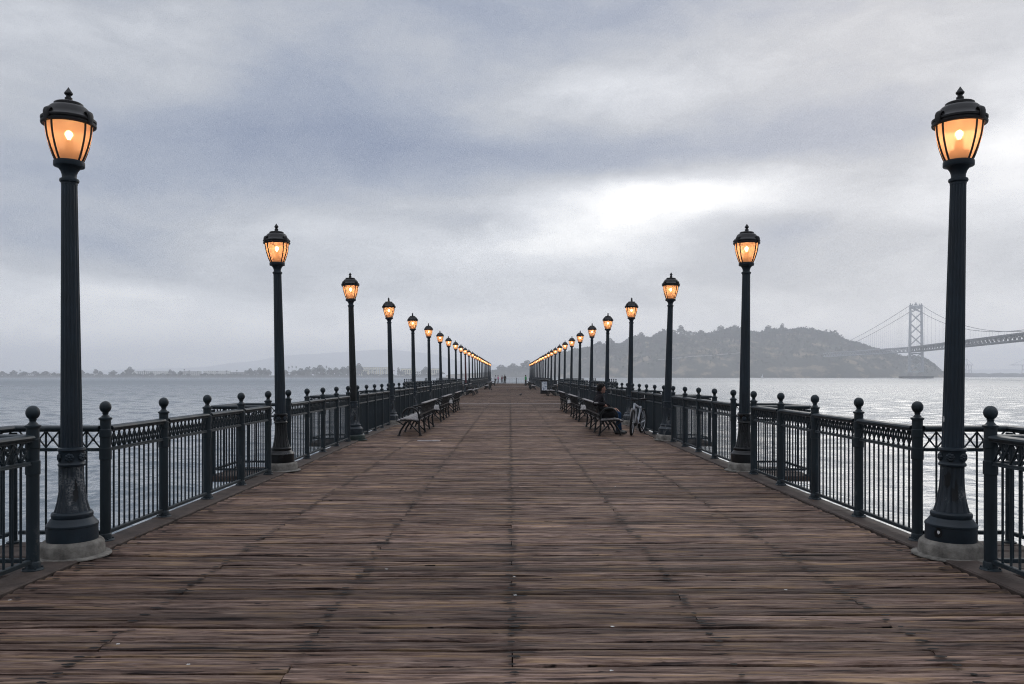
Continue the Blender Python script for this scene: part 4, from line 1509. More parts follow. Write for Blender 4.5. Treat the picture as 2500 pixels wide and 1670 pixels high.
def wheel(c, steer=0.0):
    root_ = None
    e = MB()
    e.tube([(c.x + (WR - 0.024) * math.cos(2 * PI * i / 40), 0, c.z + (WR - 0.024) * math.sin(2 * PI * i / 40)) for i in range(40)], 0.030, 10, closed=True)
    w_ = e.obj('wheel', M['tyre'], bike)
    e = MB()
    e.tube([(c.x + (WR - 0.055) * math.cos(2 * PI * i / 40), 0, c.z + (WR - 0.055) * math.sin(2 * PI * i / 40)) for i in range(40)], 0.011, 8, closed=True)
    for i in range(24):
        a = 2 * PI * i / 24
        e.tube([(c.x, 0.02 * (1 if i % 2 else -1), c.z), (c.x + (WR - 0.06) * math.cos(a), 0, c.z + (WR - 0.06) * math.sin(a))], 0.0022, 5)
    e.obj('rim', M['alloy'], w_)
    e = MB()
    e.tube([(c.x, -0.05, c.z), (c.x, 0.05, c.z)], 0.018, 10)
    e.obj('hub', M['alloy'], w_)
    return w_


front_wheel = wheel(fw)
wheel(rw)
e = MB()
e.tube([head_b, bb], 0.034, 12)
e.tube([head_t + V((0, 0, -0.03)), seat_t + V((0.0, 0, -0.06))], 0.026, 12)
e.tube([seat_t, bb], 0.022, 10)
e.tube([head_t, head_b], 0.028, 12)
for s_ in (-1, 1):
    e.tube([seat_t + V((0.02, 0.02 * s_, -0.08)), rw + V((0, 0.06 * s_, 0))], 0.012, 8)
    e.tube([bb + V((0, 0.03 * s_, 0)), rw + V((0, 0.06 * s_, 0))], 0.013, 8)
e.obj('frame', M['bike_white'], bike)
e = MB()
for s_ in (-1, 1):
    e.tube([head_b + V((0.005, 0.055 * s_, 0.0)), head_b + V((0.03, 0.062 * s_, -0.10)), fw + V((0, 0.062 * s_, 0))], [0.021, 0.020, 0.013], 8)
e.bar(head_b + V((0.0, -0.07, -0.005)), head_b + V((0.0, 0.07, -0.005)), 0.05, 0.05)
fork = e.obj('fork', M['alloy'], bike)
e = MB()
e.tube([(0.30, -0.31, 0.965), (0.34, -0.14, 0.955), (0.385, -0.05, 0.915), (0.385, 0.05, 0.915), (0.34, 0.14, 0.955), (0.30, 0.31, 0.965)], 0.014, 8)
e.tube([head_t, (0.385, 0, 0.92)], 0.018, 8)
for s_ in (-1, 1):
    e.tube([(0.315, 0.19 * s_, 0.962), (0.295, 0.32 * s_, 0.966)], 0.020, 8)
    e.tube([(0.345, 0.17 * s_, 0.945), (0.365, 0.27 * s_, 0.925)], 0.007, 6)
bars = e.obj('handlebar', M['black_plastic'], bike)
for part_ in (front_wheel, fork, bars):      # steered a little towards the camera
    st = Matrix.Translation((0.385, 0, 0)) @ Matrix.Rotation(R(9), 4, 'Z') @ Matrix.Translation((-0.385, 0, 0))
    part_.matrix_local = st
e = MB()
e.tube([(-0.44, 0, 0.925), (-0.36, 0, 0.93), (-0.24, 0, 0.925), (-0.12, 0, 0.915)], [0.075, 0.070, 0.034, 0.018], 12)
for i in range(len(e.v)):
    x, y_, z = e.v[i]
    e.v[i] = (x, y_, 0.925 + (z - 0.925) * 0.42)
e.tube([seat_t, (-0.285, 0, 0.91)], 0.0145, 8)
e.obj('saddle', M['black_plastic'], bike)
e = MB()
e.tube([(bb.x + 0.095 * math.cos(2 * PI * i / 28), -0.045, bb.z + 0.095 * math.sin(2 * PI * i / 28)) for i in range(28)], 0.006, 6, closed=True)
for i in range(5):
    a = 2 * PI * i / 5
    e.bar((bb.x, -0.045, bb.z), (bb.x + 0.09 * math.cos(a), -0.045, bb.z + 0.09 * math.sin(a)), 0.012, 0.006)
e.bar((bb.x, -0.06, bb.z), (bb.x + 0.12, -0.065, bb.z - 0.12), 0.02, 0.014)
e.bar((bb.x, 0.06, bb.z), (bb.x - 0.12, 0.065, bb.z + 0.12), 0.02, 0.014)
e.box(bb.x + 0.08, bb.x + 0.16, -0.15, -0.07, bb.z - 0.13, bb.z - 0.105)
e.box(bb.x - 0.16, bb.x - 0.08, 0.07, 0.15, bb.z + 0.105, bb.z + 0.13)
e.bar((bb.x, -0.045, bb.z + 0.093), (rw.x, -0.045, rw.z + 0.035), 0.006, 0.010)
e.bar((bb.x, -0.045, bb.z - 0.093), (rw.x, -0.045, rw.z - 0.035), 0.006, 0.010)
e.obj('crank', M['black_plastic'], bike)
e = MB()
e.tube([(-0.13, 0.03, 0.27), (-0.16, 0.13, 0.13), (-0.185, 0.20, 0.006)], 0.010, 8)
e.obj('kickstand', M['black_plastic'], bike)


# ------------------------------------------------------------------ pigeons
def pigeon(label, x, y_, rz):
    r_ = thing('pigeon', label, 'pigeon', (x, y_, 0.004), rz)
    fused('body', [((-0.06, 0, 0.095), 0.042, (0.05, 0, 0.115), 0.050), ((0.06, 0, 0.125), 0.036, (0.10, 0, 0.185), 0.022), ((0.10, 0, 0.19), 0.024, (0.112, 0, 0.192), 0.020),
                   ((-0.07, 0, 0.09), 0.030, (-0.17, 0, 0.065), 0.014), ((0.115, 0, 0.19), 0.008, (0.142, 0, 0.184), 0.004),
                   ((0.0, 0.02, 0.07), 0.018, (0.0, 0.025, 0.01), 0.006), ((0.0, -0.02, 0.07), 0.018, (0.0, -0.025, 0.01), 0.006),
                   ((0.0, 0.025, 0.008), 0.006, (0.035, 0.03, 0.006), 0.005), ((0.0, -0.025, 0.008), 0.006, (0.035, -0.03, 0.006), 0.005)], M['pigeon'], r_, 0.007, 3)


pigeon('dark pigeon walking on the deck, nearest of the birds', 0.81, 62.2, R(25))
pigeon('dark pigeon in the middle of the deck below the people', -0.30, 83.0, R(80))
pigeon('dark pigeon on the deck by the far left benches', -1.98, 83.5, R(-60))


# ------------------------------------------------------------------ hills, islands, trees far across the water
def at(px, py, D):
    """point at distance D seen at photo position px, py"""
    return V(((px - 1245.5) / F * D, D, 1.57 + (917 - py) / F * D))


SKY_LINE = [(1090, 916), (1100, 914), (1150, 911), (1197, 908), (1225, 906), (1260, 904), (1290, 900), (1310, 893), (1330, 884), (1350, 872), (1375, 862), (1400, 855), (1440, 845), (1470, 844),
            (1500, 838), (1530, 836), (1560, 826), (1590, 822), (1626, 812), (1645, 811), (1680, 812), (1706, 815), (1730, 819), (1760, 810), (1800, 808), (1850, 813), (1890, 808), (1930, 806),
            (1975, 810), (2010, 816), (2040, 829), (2071, 836), (2100, 841), (2127, 852), (2150, 856), (2170, 866), (2200, 872), (2245, 880), (2262, 893), (2276, 905), (2290, 916), (2300, 921)]
sx_ = np.array([a for a, b in SKY_LINE], float)
sy_ = np.array([b for a, b in SKY_LINE], float)


def ridge_D(px):
    t_ = min(1, max(0, (px - 1230) / 170))
    return 2650 * (1 - t_) + 2560 * t_


def hill_point(px, t_):
    """t 0 shore .. 1 ridge .. 1.6 far side"""
    Dr = ridge_D(px)
    py = float(np.interp(px, sx_, sy_)) + 6.0 * min(1, max(0, (px - 1300) / 80)) * min(1, max(0, (2230 - px) / 60))
    hr = 1.57 + (917 - py) / F * Dr
    depth = 30 + 2.6 * max(hr, 0)
    D = Dr + depth * (t_ - 1)
    if t_ <= 1:
        z = WATER - 1.5 + (hr - WATER + 1.5) * math.sin(t_ * PI / 2) ** 0.85
    else:
        z = WATER - 1.5 + (hr - WATER + 1.5) * math.cos((t_ - 1) / 0.7 * PI / 2)
    x = (px - 1245.5) / F * Dr * (1 - 0.0 * t_)
    g_ = fractal(x * 0.011, D * 0.006, 2.0, 5)
    z += 9 * g_ * max(0.0, math.sin(min(t_, 1.0) * PI)) * min(1, hr / 40)
    return V((x, D, z))


hm = MB()
NU, NVV = 220, 30
pxs = np.linspace(1090, 2300, NU)
vs = []
for j in range(NVV + 1):
    for px in pxs:
        vs.append(hill_point(px, 1.65 * j / NVV))
fs = [(j * NU + i, j * NU + i + 1, (j + 1) * NU + i + 1, (j + 1) * NU + i) for j in range(NVV) for i in range(NU - 1)]
hm.add(vs, fs)
tag(hm.obj('island_hill', M['hill'], angle=180), kind='structure')
# pale road cut across the slope
rm = MB()
rp = [(1568, 879), (1600, 876), (1640, 872), (1690, 868), (1730, 864), (1766, 861)]
for (a, b_) in zip(rp[:-1], rp[1:]):
    pts = []
    for (px, py) in (a, b_):
        best = min((abs((917 - py) - (hill_point(px, t_).z - 1.57) / hill_point(px, t_).y * F), t_) for t_ in np.linspace(0.1, 0.98, 60))
        p_ = hill_point(px, best[1])
        pts.append(p_ + V((0, -7, 1.0)))
    a_, c_ = pts
    rm.add([a_ + V((0, 0, -1.0)), c_ + V((0, 0, -1.0)), c_ + V((0, 0, 1.4)), a_ + V((0, 0, 1.4)), a_ + V((0, 9, 1.4)), c_ + V((0, 9, 1.4))], [(0, 1, 2, 3), (3, 2, 5, 4)])
tag(rm.obj('hill_road', M['road'], smooth=False), kind='structure')


def leaf_cloud(n, rx, ry, rz, size, rg, shell=0.55):
    """n leaf clumps (bent quads) spread through an ellipsoid"""
    d = rg.normal(size=(n, 3))
    d /= np.linalg.norm(d, axis=1)[:, None]
    rad = shell + (1 - shell) * rg.random(n)
    c = d * rad[:, None] * np.array([rx, ry, rz])
    a = rg.normal(size=(n, 3))
    b2 = rg.normal(size=(n, 3))
    a /= np.linalg.norm(a, axis=1)[:, None]
    b2 -= (b2 * a).sum(1)[:, None] * a
    b2 /= np.linalg.norm(b2, axis=1)[:, None]
    s = size * rg.uniform(0.6, 1.3, n)[:, None]
    q = np.stack([c - a * s, c - b2 * s * 0.8, c + a * s, c + b2 * s * 0.8], axis=1)
    return q.reshape(-1, 3)


def quads_obj(name, pts, material, parent=None):
    n = len(pts) // 4
    me = bpy.data.meshes.new(name)
    me.from_pydata(pts.tolist(), [], np.arange(n * 4).reshape(-1, 4).tolist())
    me.materials.append(material)
    me.update()
    o = bpy.data.objects.new(name, me)
    COL.objects.link(o)
    if parent is not None:
        o.parent = parent
    return o


# the wood that covers the hill
chunks = []
NT_ = 0
while NT_ < 8500:
    px = rng.uniform(1200, 2290)
    t_ = rng.uniform(0.06, 1.12) ** 0.75
    p_ = hill_point(px, t_)
    dens = 0.5 + 0.5 * mnoise.noise(V((p_.x * 0.012, p_.z * 0.03, 3.3)))
    want = 0.30 + 0.95 * t_ ** 1.6
    if rng.random() > want * (0.35 + dens) or p_.z < WATER + 4:
        continue
    if 1640 < px < 1700 and t_ > 0.72 and rng.random() < 0.85:
        continue
    h_ = rng.uniform(6.5, 14) * (0.55 + 0.45 * t_)
    if t_ > 0.8:
        h_ *= 0.6 + 1.2 * max(0.0, 0.5 + 0.8 * mnoise.noise(V((p_.x * 0.03, 7.7, 0)))) * rng.uniform(0.55, 1.35)
    if px < 1320:
        h_ *= 0.6
    r_ = h_ * rng.uniform(0.20, 0.42)
    q = leaf_cloud(26, r_, r_, h_ * 0.5, r_ * 0.42, rng)
    chunks.append(q + np.array([p_.x, p_.y, p_.z + h_ * 0.45]))
    NT_ += 1
tag(quads_obj('hill_forest', np.concatenate(chunks), M['leaf_dark']), 'dark wood covering the hill across the water', 'forest', kind='stuff')


# single trees
def tree_proto(kind, seed):
    rg = np.random.default_rng(seed)
    tr_ = MB()
    if kind == 'broad':
        cl = [leaf_cloud(60, 0.27, 0.27, 0.20, 0.085, rg) + np.array([dx, dy, dz]) for dx, dy, dz in
              ((0.02, 0, 0.78), (-0.22, 0.05, 0.52), (0.24, -0.05, 0.56), (0.05, 0.2, 0.55), (-0.05, -0.22, 0.48), (-0.16, -0.1, 0.30), (0.18, -0.12, 0.30))]
        tr_.tube([(0, 0, -0.05), (0.02, 0, 0.25), (0.0, 0, 0.6)], [0.05, 0.04, 0.02], 7)
        for a in (0.3, 2.2, 4.1):
            tr_.tube([(0.015, 0, 0.28), (0.2 * math.cos(a), 0.2 * math.sin(a), 0.52)], [0.025, 0.012], 6)
    elif kind == 'tall':
        cl = [leaf_cloud(60, 0.17, 0.17, 0.20, 0.06, rg) + np.array([dx, dy, dz]) for dx, dy, dz in
              ((0.03, 0, 0.82), (-0.12, 0.03, 0.62), (0.13, -0.04, 0.55), (0.0, 0.1, 0.66), (-0.03, -0.1, 0.45))]
        tr_.tube([(0, 0, -0.05), (0.01, 0, 0.4), (0.02, 0, 0.8)], [0.035, 0.027, 0.012], 7)
        for a in (0.3, 2.2, 4.1):
            tr_.tube([(0.01, 0, 0.34), (0.12 * math.cos(a), 0.12 * math.sin(a), 0.55)], [0.018, 0.008], 6)
    else:     # palm
        cl = []
        for i in range(22):
            a = 2 * PI * i / 22 + rg.uniform(-0.1, 0.1)
            e0 = rg.uniform(-0.5, 0.9)
            L_ = 0.17
            d = np.array([math.cos(a) * math.cos(e0), math.sin(a) * math.cos(e0), math.sin(e0)]) * L_
            s3 = np.array([-math.sin(a), math.cos(a), 0]) * 0.035
            c0 = np.array([0, 0, 0.86])
            m_ = c0 + d * 0.6 + np.array([0, 0, 0.02])
            cl.append(np.stack([c0, m_ - s3, c0 + d + np.array([0, 0, -0.04]), m_ + s3]))
        tr_.tube([(0, 0, -0.05), (0.01, 0, 0.4), (0, 0, 0.86)], [0.022, 0.016, 0.014], 7)
    return tr_.mesh('trunk', M['trunk']), np.concatenate(cl)


PROT = {}
for kd, sd in (('broad', 3), ('tall', 4), ('palm', 5)):
    tm, pts = tree_proto(kd, sd)
    me = bpy.data.meshes.new('crown')
    me.from_pydata(pts.tolist(), [], np.arange(len(pts)).reshape(-1, 4).tolist())
    me.materials.append(M['leaf'])
    PROT[kd] = (tm, me)


def tree(kd, name, label, group, loc, h_, wid, rz=None):
    tm, cm = PROT[kd]
    r_ = thing(name, label, 'tree', loc, random.uniform(0, 6.28) if rz is None else rz, group)
    r_.scale = (wid, wid, h_)
    part_from('trunk', tm, r_)
    part_from('crown', cm, r_)
    return r_


# island shore on the left
TI = 2430.0
lm = MB()
cols = np.linspace(-200, 1092, 120)
vs = []
for (D, zb) in ((TI - 60, WATER - 2), (TI - 34, 1.0), (TI - 24, 1.7), (TI + 300, 2.2), (TI + 330, WATER - 2)):
    for px in cols:
        j = 0.5 * fractal(px * 0.08, D * 0.1)
        end = max(0.0, (px - 1060) / 32)
        z = zb + (j if zb > 0 else 0)
        vs.append(((px - 1245.5) / F * D, D, z * (1 - end) + (WATER - 1) * end))
nc = len(cols)
lm.add(vs, [(j * nc + i, j * nc + i + 1, (j + 1) * nc + i + 1, (j + 1) * nc + i) for j in range(4) for i in range(nc - 1)])
tag(lm.obj('island_shore', M['shore'], angle=180), kind='structure')

ch2 = []
for i in range(700):
    px = rng.uniform(-150, 1075)
    if mnoise.noise(V((px * 0.02, 1.1, 0))) < -0.25:
        continue
    D = TI + rng.uniform(-18, 30)
    h_ = rng.uniform(2.0, 6.5)
    ch2.append(leaf_cloud(14, h_ * 1.3, h_ * 0.8, h_ * 0.5, h_ * 0.4, rng) + np.array([(px - 1245.5) / F * D, D, 1.5 + h_ * 0.4]))
tag(quads_obj('shore_scrub', np.concatenate(ch2), M['leaf']), 'low scrub along the far left shore', 'scrub', kind='stuff')
# (photo x, photo y of the top, half width px, kind)
TREES = [(6, 906, 9, 'broad'), (33, 904, 9, 'broad'), (60, 907, 12, 'broad'), (85, 906, 10, 'broad'), (112, 906, 11, 'broad'), (132, 909, 7, 'broad'), (49, 902, 3, 'palm'),
         (201, 903, 6, 'broad'), (234, 901, 8, 'tall'), (245, 906, 7, 'broad'), (214, 910, 6, 'broad'), (276, 904, 10, 'broad'), (300, 907, 5, 'broad'), (316, 895, 11, 'broad'), (328, 909, 5, 'broad'),
         (353, 904, 4, 'palm'), (369, 909, 7, 'broad'), (397, 911, 6, 'broad'), (416, 902, 6, 'tall'), (424, 905, 6, 'broad'), (440, 905, 7, 'broad'), (450, 900, 3, 'palm'), (462, 904, 4, 'palm'), (484, 905, 4, 'palm'),
         (500, 910, 8, 'broad'), (530, 905, 4, 'palm'), (553, 904, 4, 'palm'), (578, 903, 4, 'palm'), (601, 904, 7, 'tall'), (611, 899, 9, 'broad'), (623, 903, 7, 'broad'), (634, 897, 9, 'broad'), (646, 898, 8, 'broad'), (656, 902, 8, 'broad'),
         (697, 903, 8, 'broad'), (705, 894, 3, 'palm'), (713, 892, 3, 'palm'), (723, 893, 3, 'palm'), (718, 903, 11, 'broad'), (734, 899, 12, 'broad'), (750, 896, 12, 'broad'), (756, 893, 3, 'palm'), (768, 896, 10, 'broad'),
         (782, 891, 15, 'broad'), (797, 892, 3, 'palm'), (803, 896, 3, 'palm'), (806, 899, 11, 'broad'), (821, 897, 12, 'broad'), (838, 895, 13, 'broad'), (852, 893, 12, 'broad'), (876, 886, 13, 'broad'),
         (880, 904, 4, 'palm'), (890, 905, 6, 'broad'), (904, 903, 5, 'palm'), (915, 903, 5, 'palm'), (939, 901, 5, 'palm'), (962, 903, 4, 'palm'), (973, 897, 5, 'tall'), (979, 906, 11, 'broad'), (986, 903, 4, 'palm'),
         (1039, 895, 12, 'broad'), (1076, 907, 11, 'broad')]
kcount = {}
for i, (px, py, hw, kd) in enumerate(sorted(TREES)):
    D = TI + (22 if kd != 'palm' else 14) + 10 * ((i * 7) % 3)
    h_ = 1.57 + (917 - py) / F * D - 1.4
    wid = hw / F * D * (2.0 if kd == 'broad' else 2.9 if kd == 'tall' else 5.5)
    if kd == 'palm':
        wid = max(wid, 18)
    nb = 'dark round tree' if kd == 'broad' else 'slim tall tree' if kd == 'tall' else 'palm tree'
    kcount[kd] = kcount.get(kd, 0)
    side = kcount[kd]
    kcount[kd] += 1
    total = sum(1 for t4 in TREES if t4[3] == kd)
    o_ = lambda n: (ORD[n] if n < 25 else 'number %d' % (n + 1))
    lab = '%s on the far left shore, %s of its kind from the %s' % (nb, o_(side) if side < total / 2 else o_(total - 1 - side), 'left' if side < total / 2 else 'right')
    tree(kd, {'broad': 'shore_tree', 'tall': 'tall_tree', 'palm': 'palm_tree'}[kd], lab, 'trees along the far left shore', ((px - 1245.5) / F * D, D, 1.4), h_, wid)

# trees one can tell apart on the island to the right
RT = [(1224, 890, 13, 'broad', 'rounded tree above the pier end, leftmost of the three on the low island'), (1252, 887, 14, 'broad', 'spreading tree above the pier end, middle of the three on the low island'),
      (1286, 879, 16, 'broad', 'largest of the three trees above the pier end, beside the right lamps'),
      (1661, 794, 9, 'tall', 'lone tree standing on the bare top of the hill'), (1760, 795, 12, 'tall', 'tall tree rising from the ridge right of the bare hilltop'),
      (1793, 793, 8, 'tall', 'pointed tree on the ridge left of the second right lamp post'), (1875, 794, 11, 'tall', 'pointed tree on the ridge just right of the second right lamp post'),
      (1908, 789, 6, 'tall', 'thin topmost tree on the right part of the ridge'), (1566, 811, 9, 'tall', 'ridge tree left of the bare hilltop'), (1488, 825, 12, 'broad', 'bushy ridge tree just right of the fourth right lamp post'),
      (2255, 873, 11, 'broad', 'tree at the low right end of the island beside the bridge tower'), (2276, 898, 7, 'broad', 'small tree on the rocks at the right tip of the island')]
for (px, py, hw, kd, lab) in RT:
    g_ = hill_point(px, 0.99)
    top = 1.57 + (917 - py) / F * g_.y
    tree(kd, 'hill_tree', lab, 'single trees on the island hill', (g_.x, g_.y - 2, g_.z - 1.0), max(top - g_.z + 1.0, 5), hw / F * g_.y * (2.0 if kd == 'broad' else 3.4))


# buildings on the left shore
def building(name, label, x0, x1, ytop, mw, fins=0, windows=(0, 0), dD=60, depth=14, roof_over=0.4, group='pale buildings on the far left shore'):
    D = TI + dD
    a, b_ = (x0 - 1245.5) / F * D, (x1 - 1245.5) / F * D
    h_ = 1.57 + (917 - ytop) / F * D - 1.6
    w = b_ - a
    r_ = thing(name, label, 'building', ((a + b_) / 2, D, 1.6), 0, group)
    e = MB()
    e.box(-w / 2, w / 2, 0, depth, -0.5, h_)
    e.obj('wall', mw, r_, smooth=False)
    e = MB()
    e.box(-w / 2 - roof_over, w / 2 + roof_over, -roof_over, depth + roof_over, h_ + 0.002, h_ + 0.6)
    e.obj('roof', M['roof'], r_, smooth=False)
    nx, nz = windows
    if nx:
        wmesh = MB().box(-0.5, 0.5, -0.12, 0.0, -0.5, 0.5).mesh('window', M['window'], smooth=False)
        for i in range(nx):
            for j in range(nz):
                part_from('window', wmesh, r_, (-w / 2 + w * (i + 0.5) / nx, -0.003, h_ * (j + 0.55) / nz), scale=(w / nx * 0.55, 1, h_ / nz * 0.5))
    for i in range(fins):
        fm = MB().box(-0.9, 0.9, -1.6, -0.13, 0.0, 1.0).mesh('pilaster', M['wall_white'], smooth=False) if i == 0 else fm
        part_from('pilaster', fm, r_, (-w / 2 + w * (i + 0.5) / fins, 0, -0.4), scale=(1, 1, h_ * 0.98))
    return r_


building('apartment_building', 'short pale apartment block under the biggest tree on the left shore', 303, 328, 907, M['wall_white'], 5, (5, 3))
building('apartment_building', 'pale apartment block with upright ribs, second from the left', 334, 372, 907, M['wall_grey'], 8, (8, 3))
building('apartment_building', 'pale ribbed apartment block left of the trees by the second lamp', 374, 411, 907, M['wall_white'], 8, (8, 3))
building('apartment_building', 'ribbed apartment block in the middle of the left shore between palms', 445, 488, 907, M['wall_grey'], 9, (9, 3))
building('apartment_building', 'wide white ribbed apartment block behind three palms', 496, 560, 906, M['wall_white'], 13, (13, 3))
building('apartment_building', 'low grey apartment block without ribs left of the second lamp', 562, 594, 909, M['wall_grey'], 0, (10, 2))
building('house', 'low white house among trees at the left edge of the shore', 0, 22, 913, M['wall_white'], 0, (4, 1), 20)
building('house', 'long low white house left of the nearest left lamp post', 60, 96, 912.5, M['wall_white'], 0, (7, 1), 20)
building('house', 'low white house just left of the nearest left lamp post', 118, 142, 912, M['wall_white'], 0, (5, 1), 20)
building('house', 'small white house right of the nearest left lamp post', 217, 232, 912.5, M['wall_white'], 0, (3, 1), 40)
building('exhibition_hall', 'long cream hall with a row of columns behind palms on the far shore', 872, 948, 897, M['wall_cream'], 16, (16, 1), 90, 40)
building('exhibition_hall', 'low white wing in front of the cream hall', 868, 898, 904, M['wall_cream'], 0, (6, 2), 64, 20)
building('exhibition_hall', 'cream hall between the fourth and fifth left lamps', 978, 1012, 900, M['wall_cream'], 0, (8, 1), 90, 40)
building('house', 'white two storey house with dark windows right of the cream halls', 1013, 1036, 907, M['wall_white'], 0, (5, 2), 40)
building('hangar', 'tall cream hangar at the right end of the left island', 1048, 1074, 900, M['wall_cream'], 0, (6, 1), 90, 40)

# far hills
fm_ = MB()
prof = [(-250, 908), (200, 905), (500, 896), (640, 878), (690, 868), (860, 858), (950, 852), (1060, 866), (1130, 884), (1300, 898), (1500, 900), (1900, 902), (2300, 906), (2400, 902), (2800, 900)]
fxs = np.linspace(20, 2480, 140)
vs = []
DH = 9000.0
for (D, k_) in ((DH - 500, 0.0), (DH - 250, 0.55), (DH, 1.0), (DH + 400, 0.0)):
    for px in fxs:
        py = np.interp(px, [a for a, b in prof], [b for a, b in prof]) + 2.5 * fractal(px * 0.01, 3.0)
        z = 1.57 + (917 - py) / F * D
        vs.append(((px - 1245.5) / F * DH, D, WATER - 2 + (z - WATER + 2) * k_))
n_ = len(fxs)
fm_.add(vs, [(j * n_ + i, j * n_ + i + 1, (j + 1) * n_ + i + 1, (j + 1) * n_ + i) for j in range(3) for i in range(n_ - 1)])
tag(fm_.obj('far_hills', M['far_hill'], angle=180), kind='structure')
fm_ = MB()
fxs = np.linspace(2230, 2800, 60)
vs = []
for (D, k_) in ((3300, 0.0), (3340, 1.0), (3500, 1.1), (3540, 0.0)):
    for px in fxs:
        z = 1.57 + (917 - (912 + 2.5 * fractal(px * 0.04, 9.0))) / F * D
        vs.append(((px - 1245.5) / F * D, D, WATER - 2 + (z - WATER + 2) * k_))
n_ = len(fxs)
fm_.add(vs, [(j * n_ + i, j * n_ + i + 1, (j + 1) * n_ + i + 1, (j + 1) * n_ + i) for j in range(3) for i in range(n_ - 1)])
tag(fm_.obj('far_shore', M['shore'], angle=60), kind='structure')


def crane(label, px, D, flip):
    p_ = at(px, 914, D)
    r_ = thing('harbour_crane', label, 'crane', (p_.x, p_.y, p_.z - 2), 0, 'harbour cranes on the far right shore')
    e = MB()
    for x in (-12, 12):
        for y_ in (-9, 9):
            e.bar((x, y_, 0), (x * 0.85, y_, 42), 2.2)
        e.bar((x * 0.9, -9, 22), (x * 0.9, 9, 22), 2.0)
    e.bar((-12, 0, 20), (12, 0, 20), 2.0)
    e.bar((-11, 0, 42), (11, 0, 42), 3.0)
    e.obj('frame', M['bridge'], r_, smooth=False)
    e = MB()
    e.bar((-25 * flip, 0, 42), (70 * flip, 0, 42), 3.0)
    e.bar((0, 0, 42), (4 * flip, 0, 68), 2.0)
    e.bar((4 * flip, 0, 68), (60 * flip, 0, 43), 1.0)
    e.bar((4 * flip, 0, 68), (-24 * flip, 0, 43), 1.0)
    e.obj('boom', M['bridge'], r_, smooth=False)


crane('faint harbour crane just right of the nearest right lamp post', 2362, 3400, -1)
crane('faint harbour crane at the right edge of the photo', 2505, 3400, -1)

# little white sail under the hill
p_ = at(1861, 920, 1900)
t = thing('sailboat', 'tiny white sailboat below the wooded hill', 'sailboat', (p_.x, p_.y, WATER))
e = MB()
e.tube([(-3, 0, 0.6), (0, 0, 0.5), (3.4, 0, 0.9)], [0.5, 1.0, 0.15], 10)
e.obj('hull', M['sail'], t)
e = MB()
e.add([(-2.6, 0.02, 1.6), (1.0, 0.10, 1.6), (0.9, 0.0, 9.5), (-2.6, -0.08, 1.6), (1.0, -0.02, 1.6)], [(0, 1, 2), (4, 3, 2), (0, 3, 4, 1), (0, 2, 3), (1, 4, 2)])
e.obj('sail', M['sail'], t, smooth=False)
e = MB()
e.tube([(1.0, 0, 0.8), (1.0, 0, 10)], 0.09, 6)
e.obj('mast', M['bridge'], t)

# ------------------------------------------------------------------ suspension bridge
br = thing('suspension_bridge', 'grey suspension bridge with a braced steel tower at right', 'bridge', (0, 0, 0))
TW = V((889, 1750, 0))
A_ = V((752, 1120, 0))
A2_ = V((690, 834, 0))
B_ = V((884, 2230, 0))
DT, DB = 65.0, 53.5
axis = (A_ - TW).normalized()
acr = V((axis.y, -axis.x, 0))          # across the bridge
if acr.x < 0:
    acr = -acr
HW = 11.5
e = MB()
ztop = 1.57 + (917 - 744) / F * 1750


def legp(s_, z):
    t_ = (z - WATER) / (ztop - WATER)
    return TW + acr * s_ * (HW + 1.6 - 1.9 * t_) + V((0, 0, z))


TW_NEAR = TW
for TW in (TW_NEAR, TW_NEAR + 1.28 * (A2_ - TW_NEAR)):
    for s_ in (-1, 1):
        q = MB()
        n = 8
        for i in range(n):
            z0, z1 = 8 + (ztop - 8) * i / n, 8 + (ztop - 8) * (i + 1) / n
            w_ = 6.2 - 2.0 * (i + 0.5) / n
            q.bar(legp(s_, z0), legp(s_, z1), w_ * 0.85, w_, up=tuple(axis))
        q.obj('tower_leg', M['bridge'], br, smooth=False)
    q = MB()
    lv = [12, 33, 51]
    lv2 = [68, 92, 116, 140, ztop - 6]
    for L_ in (lv, lv2):
        for z0, z1 in zip(L_[:-1], L_[1:]):
            q.bar(legp(-1, z0), legp(1, z1), 2.2)
            q.bar(legp(1, z0), legp(-1, z1), 2.2)
    q.bar(legp(-1, 10), legp(1, 10), 4.0)
    q.bar(legp(-1, 50), legp(1, 50), 3.0)
    q.bar(legp(-1, ztop - 5), legp(1, ztop - 5), 4.0, 6.0)
    q.obj('cross_brace', M['bridge'], br, smooth=False)
    q = MB()
    for i in range(6):
        p_ = legp(-1, ztop + 1).lerp(legp(1, ztop + 1), i / 5)
        q.bar(p_ - V((0, 0, 3)), p_ + V((0, 0, 2.6 if i in (0, 5) else 1.2)), 1.4)
    p_ = legp(-1, ztop).lerp(legp(1, ztop), 0.5)
    q.bar(p_ - V((0, 0, 1)), p_ + V((0, 0, 5)), 2.0)
    q.obj('tower_crown', M['bridge'], br, smooth=False)
    q = MB()
    mt = Matrix.Translation(TW) @ Matrix.Rotation(math.atan2(acr.y, acr.x), 4, 'Z')
    q.box(-20, 20, -9, 9, WATER - 2, 4.0, mt)
    for s_ in (-1, 1):
        q.box(s_ * 13 - 5.5, s_ * 13 + 5.5, -6, 6, 4.0, 9.0, mt)
    q.obj('tower_pier', M['bridge_pier'], br, smooth=False)
    q = MB()
    q.box(-31, 31, -17, 17, WATER - 2, WATER + 4.5, mt)
    q.obj('fender', M['fender'], br, smooth=False)
TW = TW_NEAR
A2_ = TW + 1.28 * (A2_ - TW)
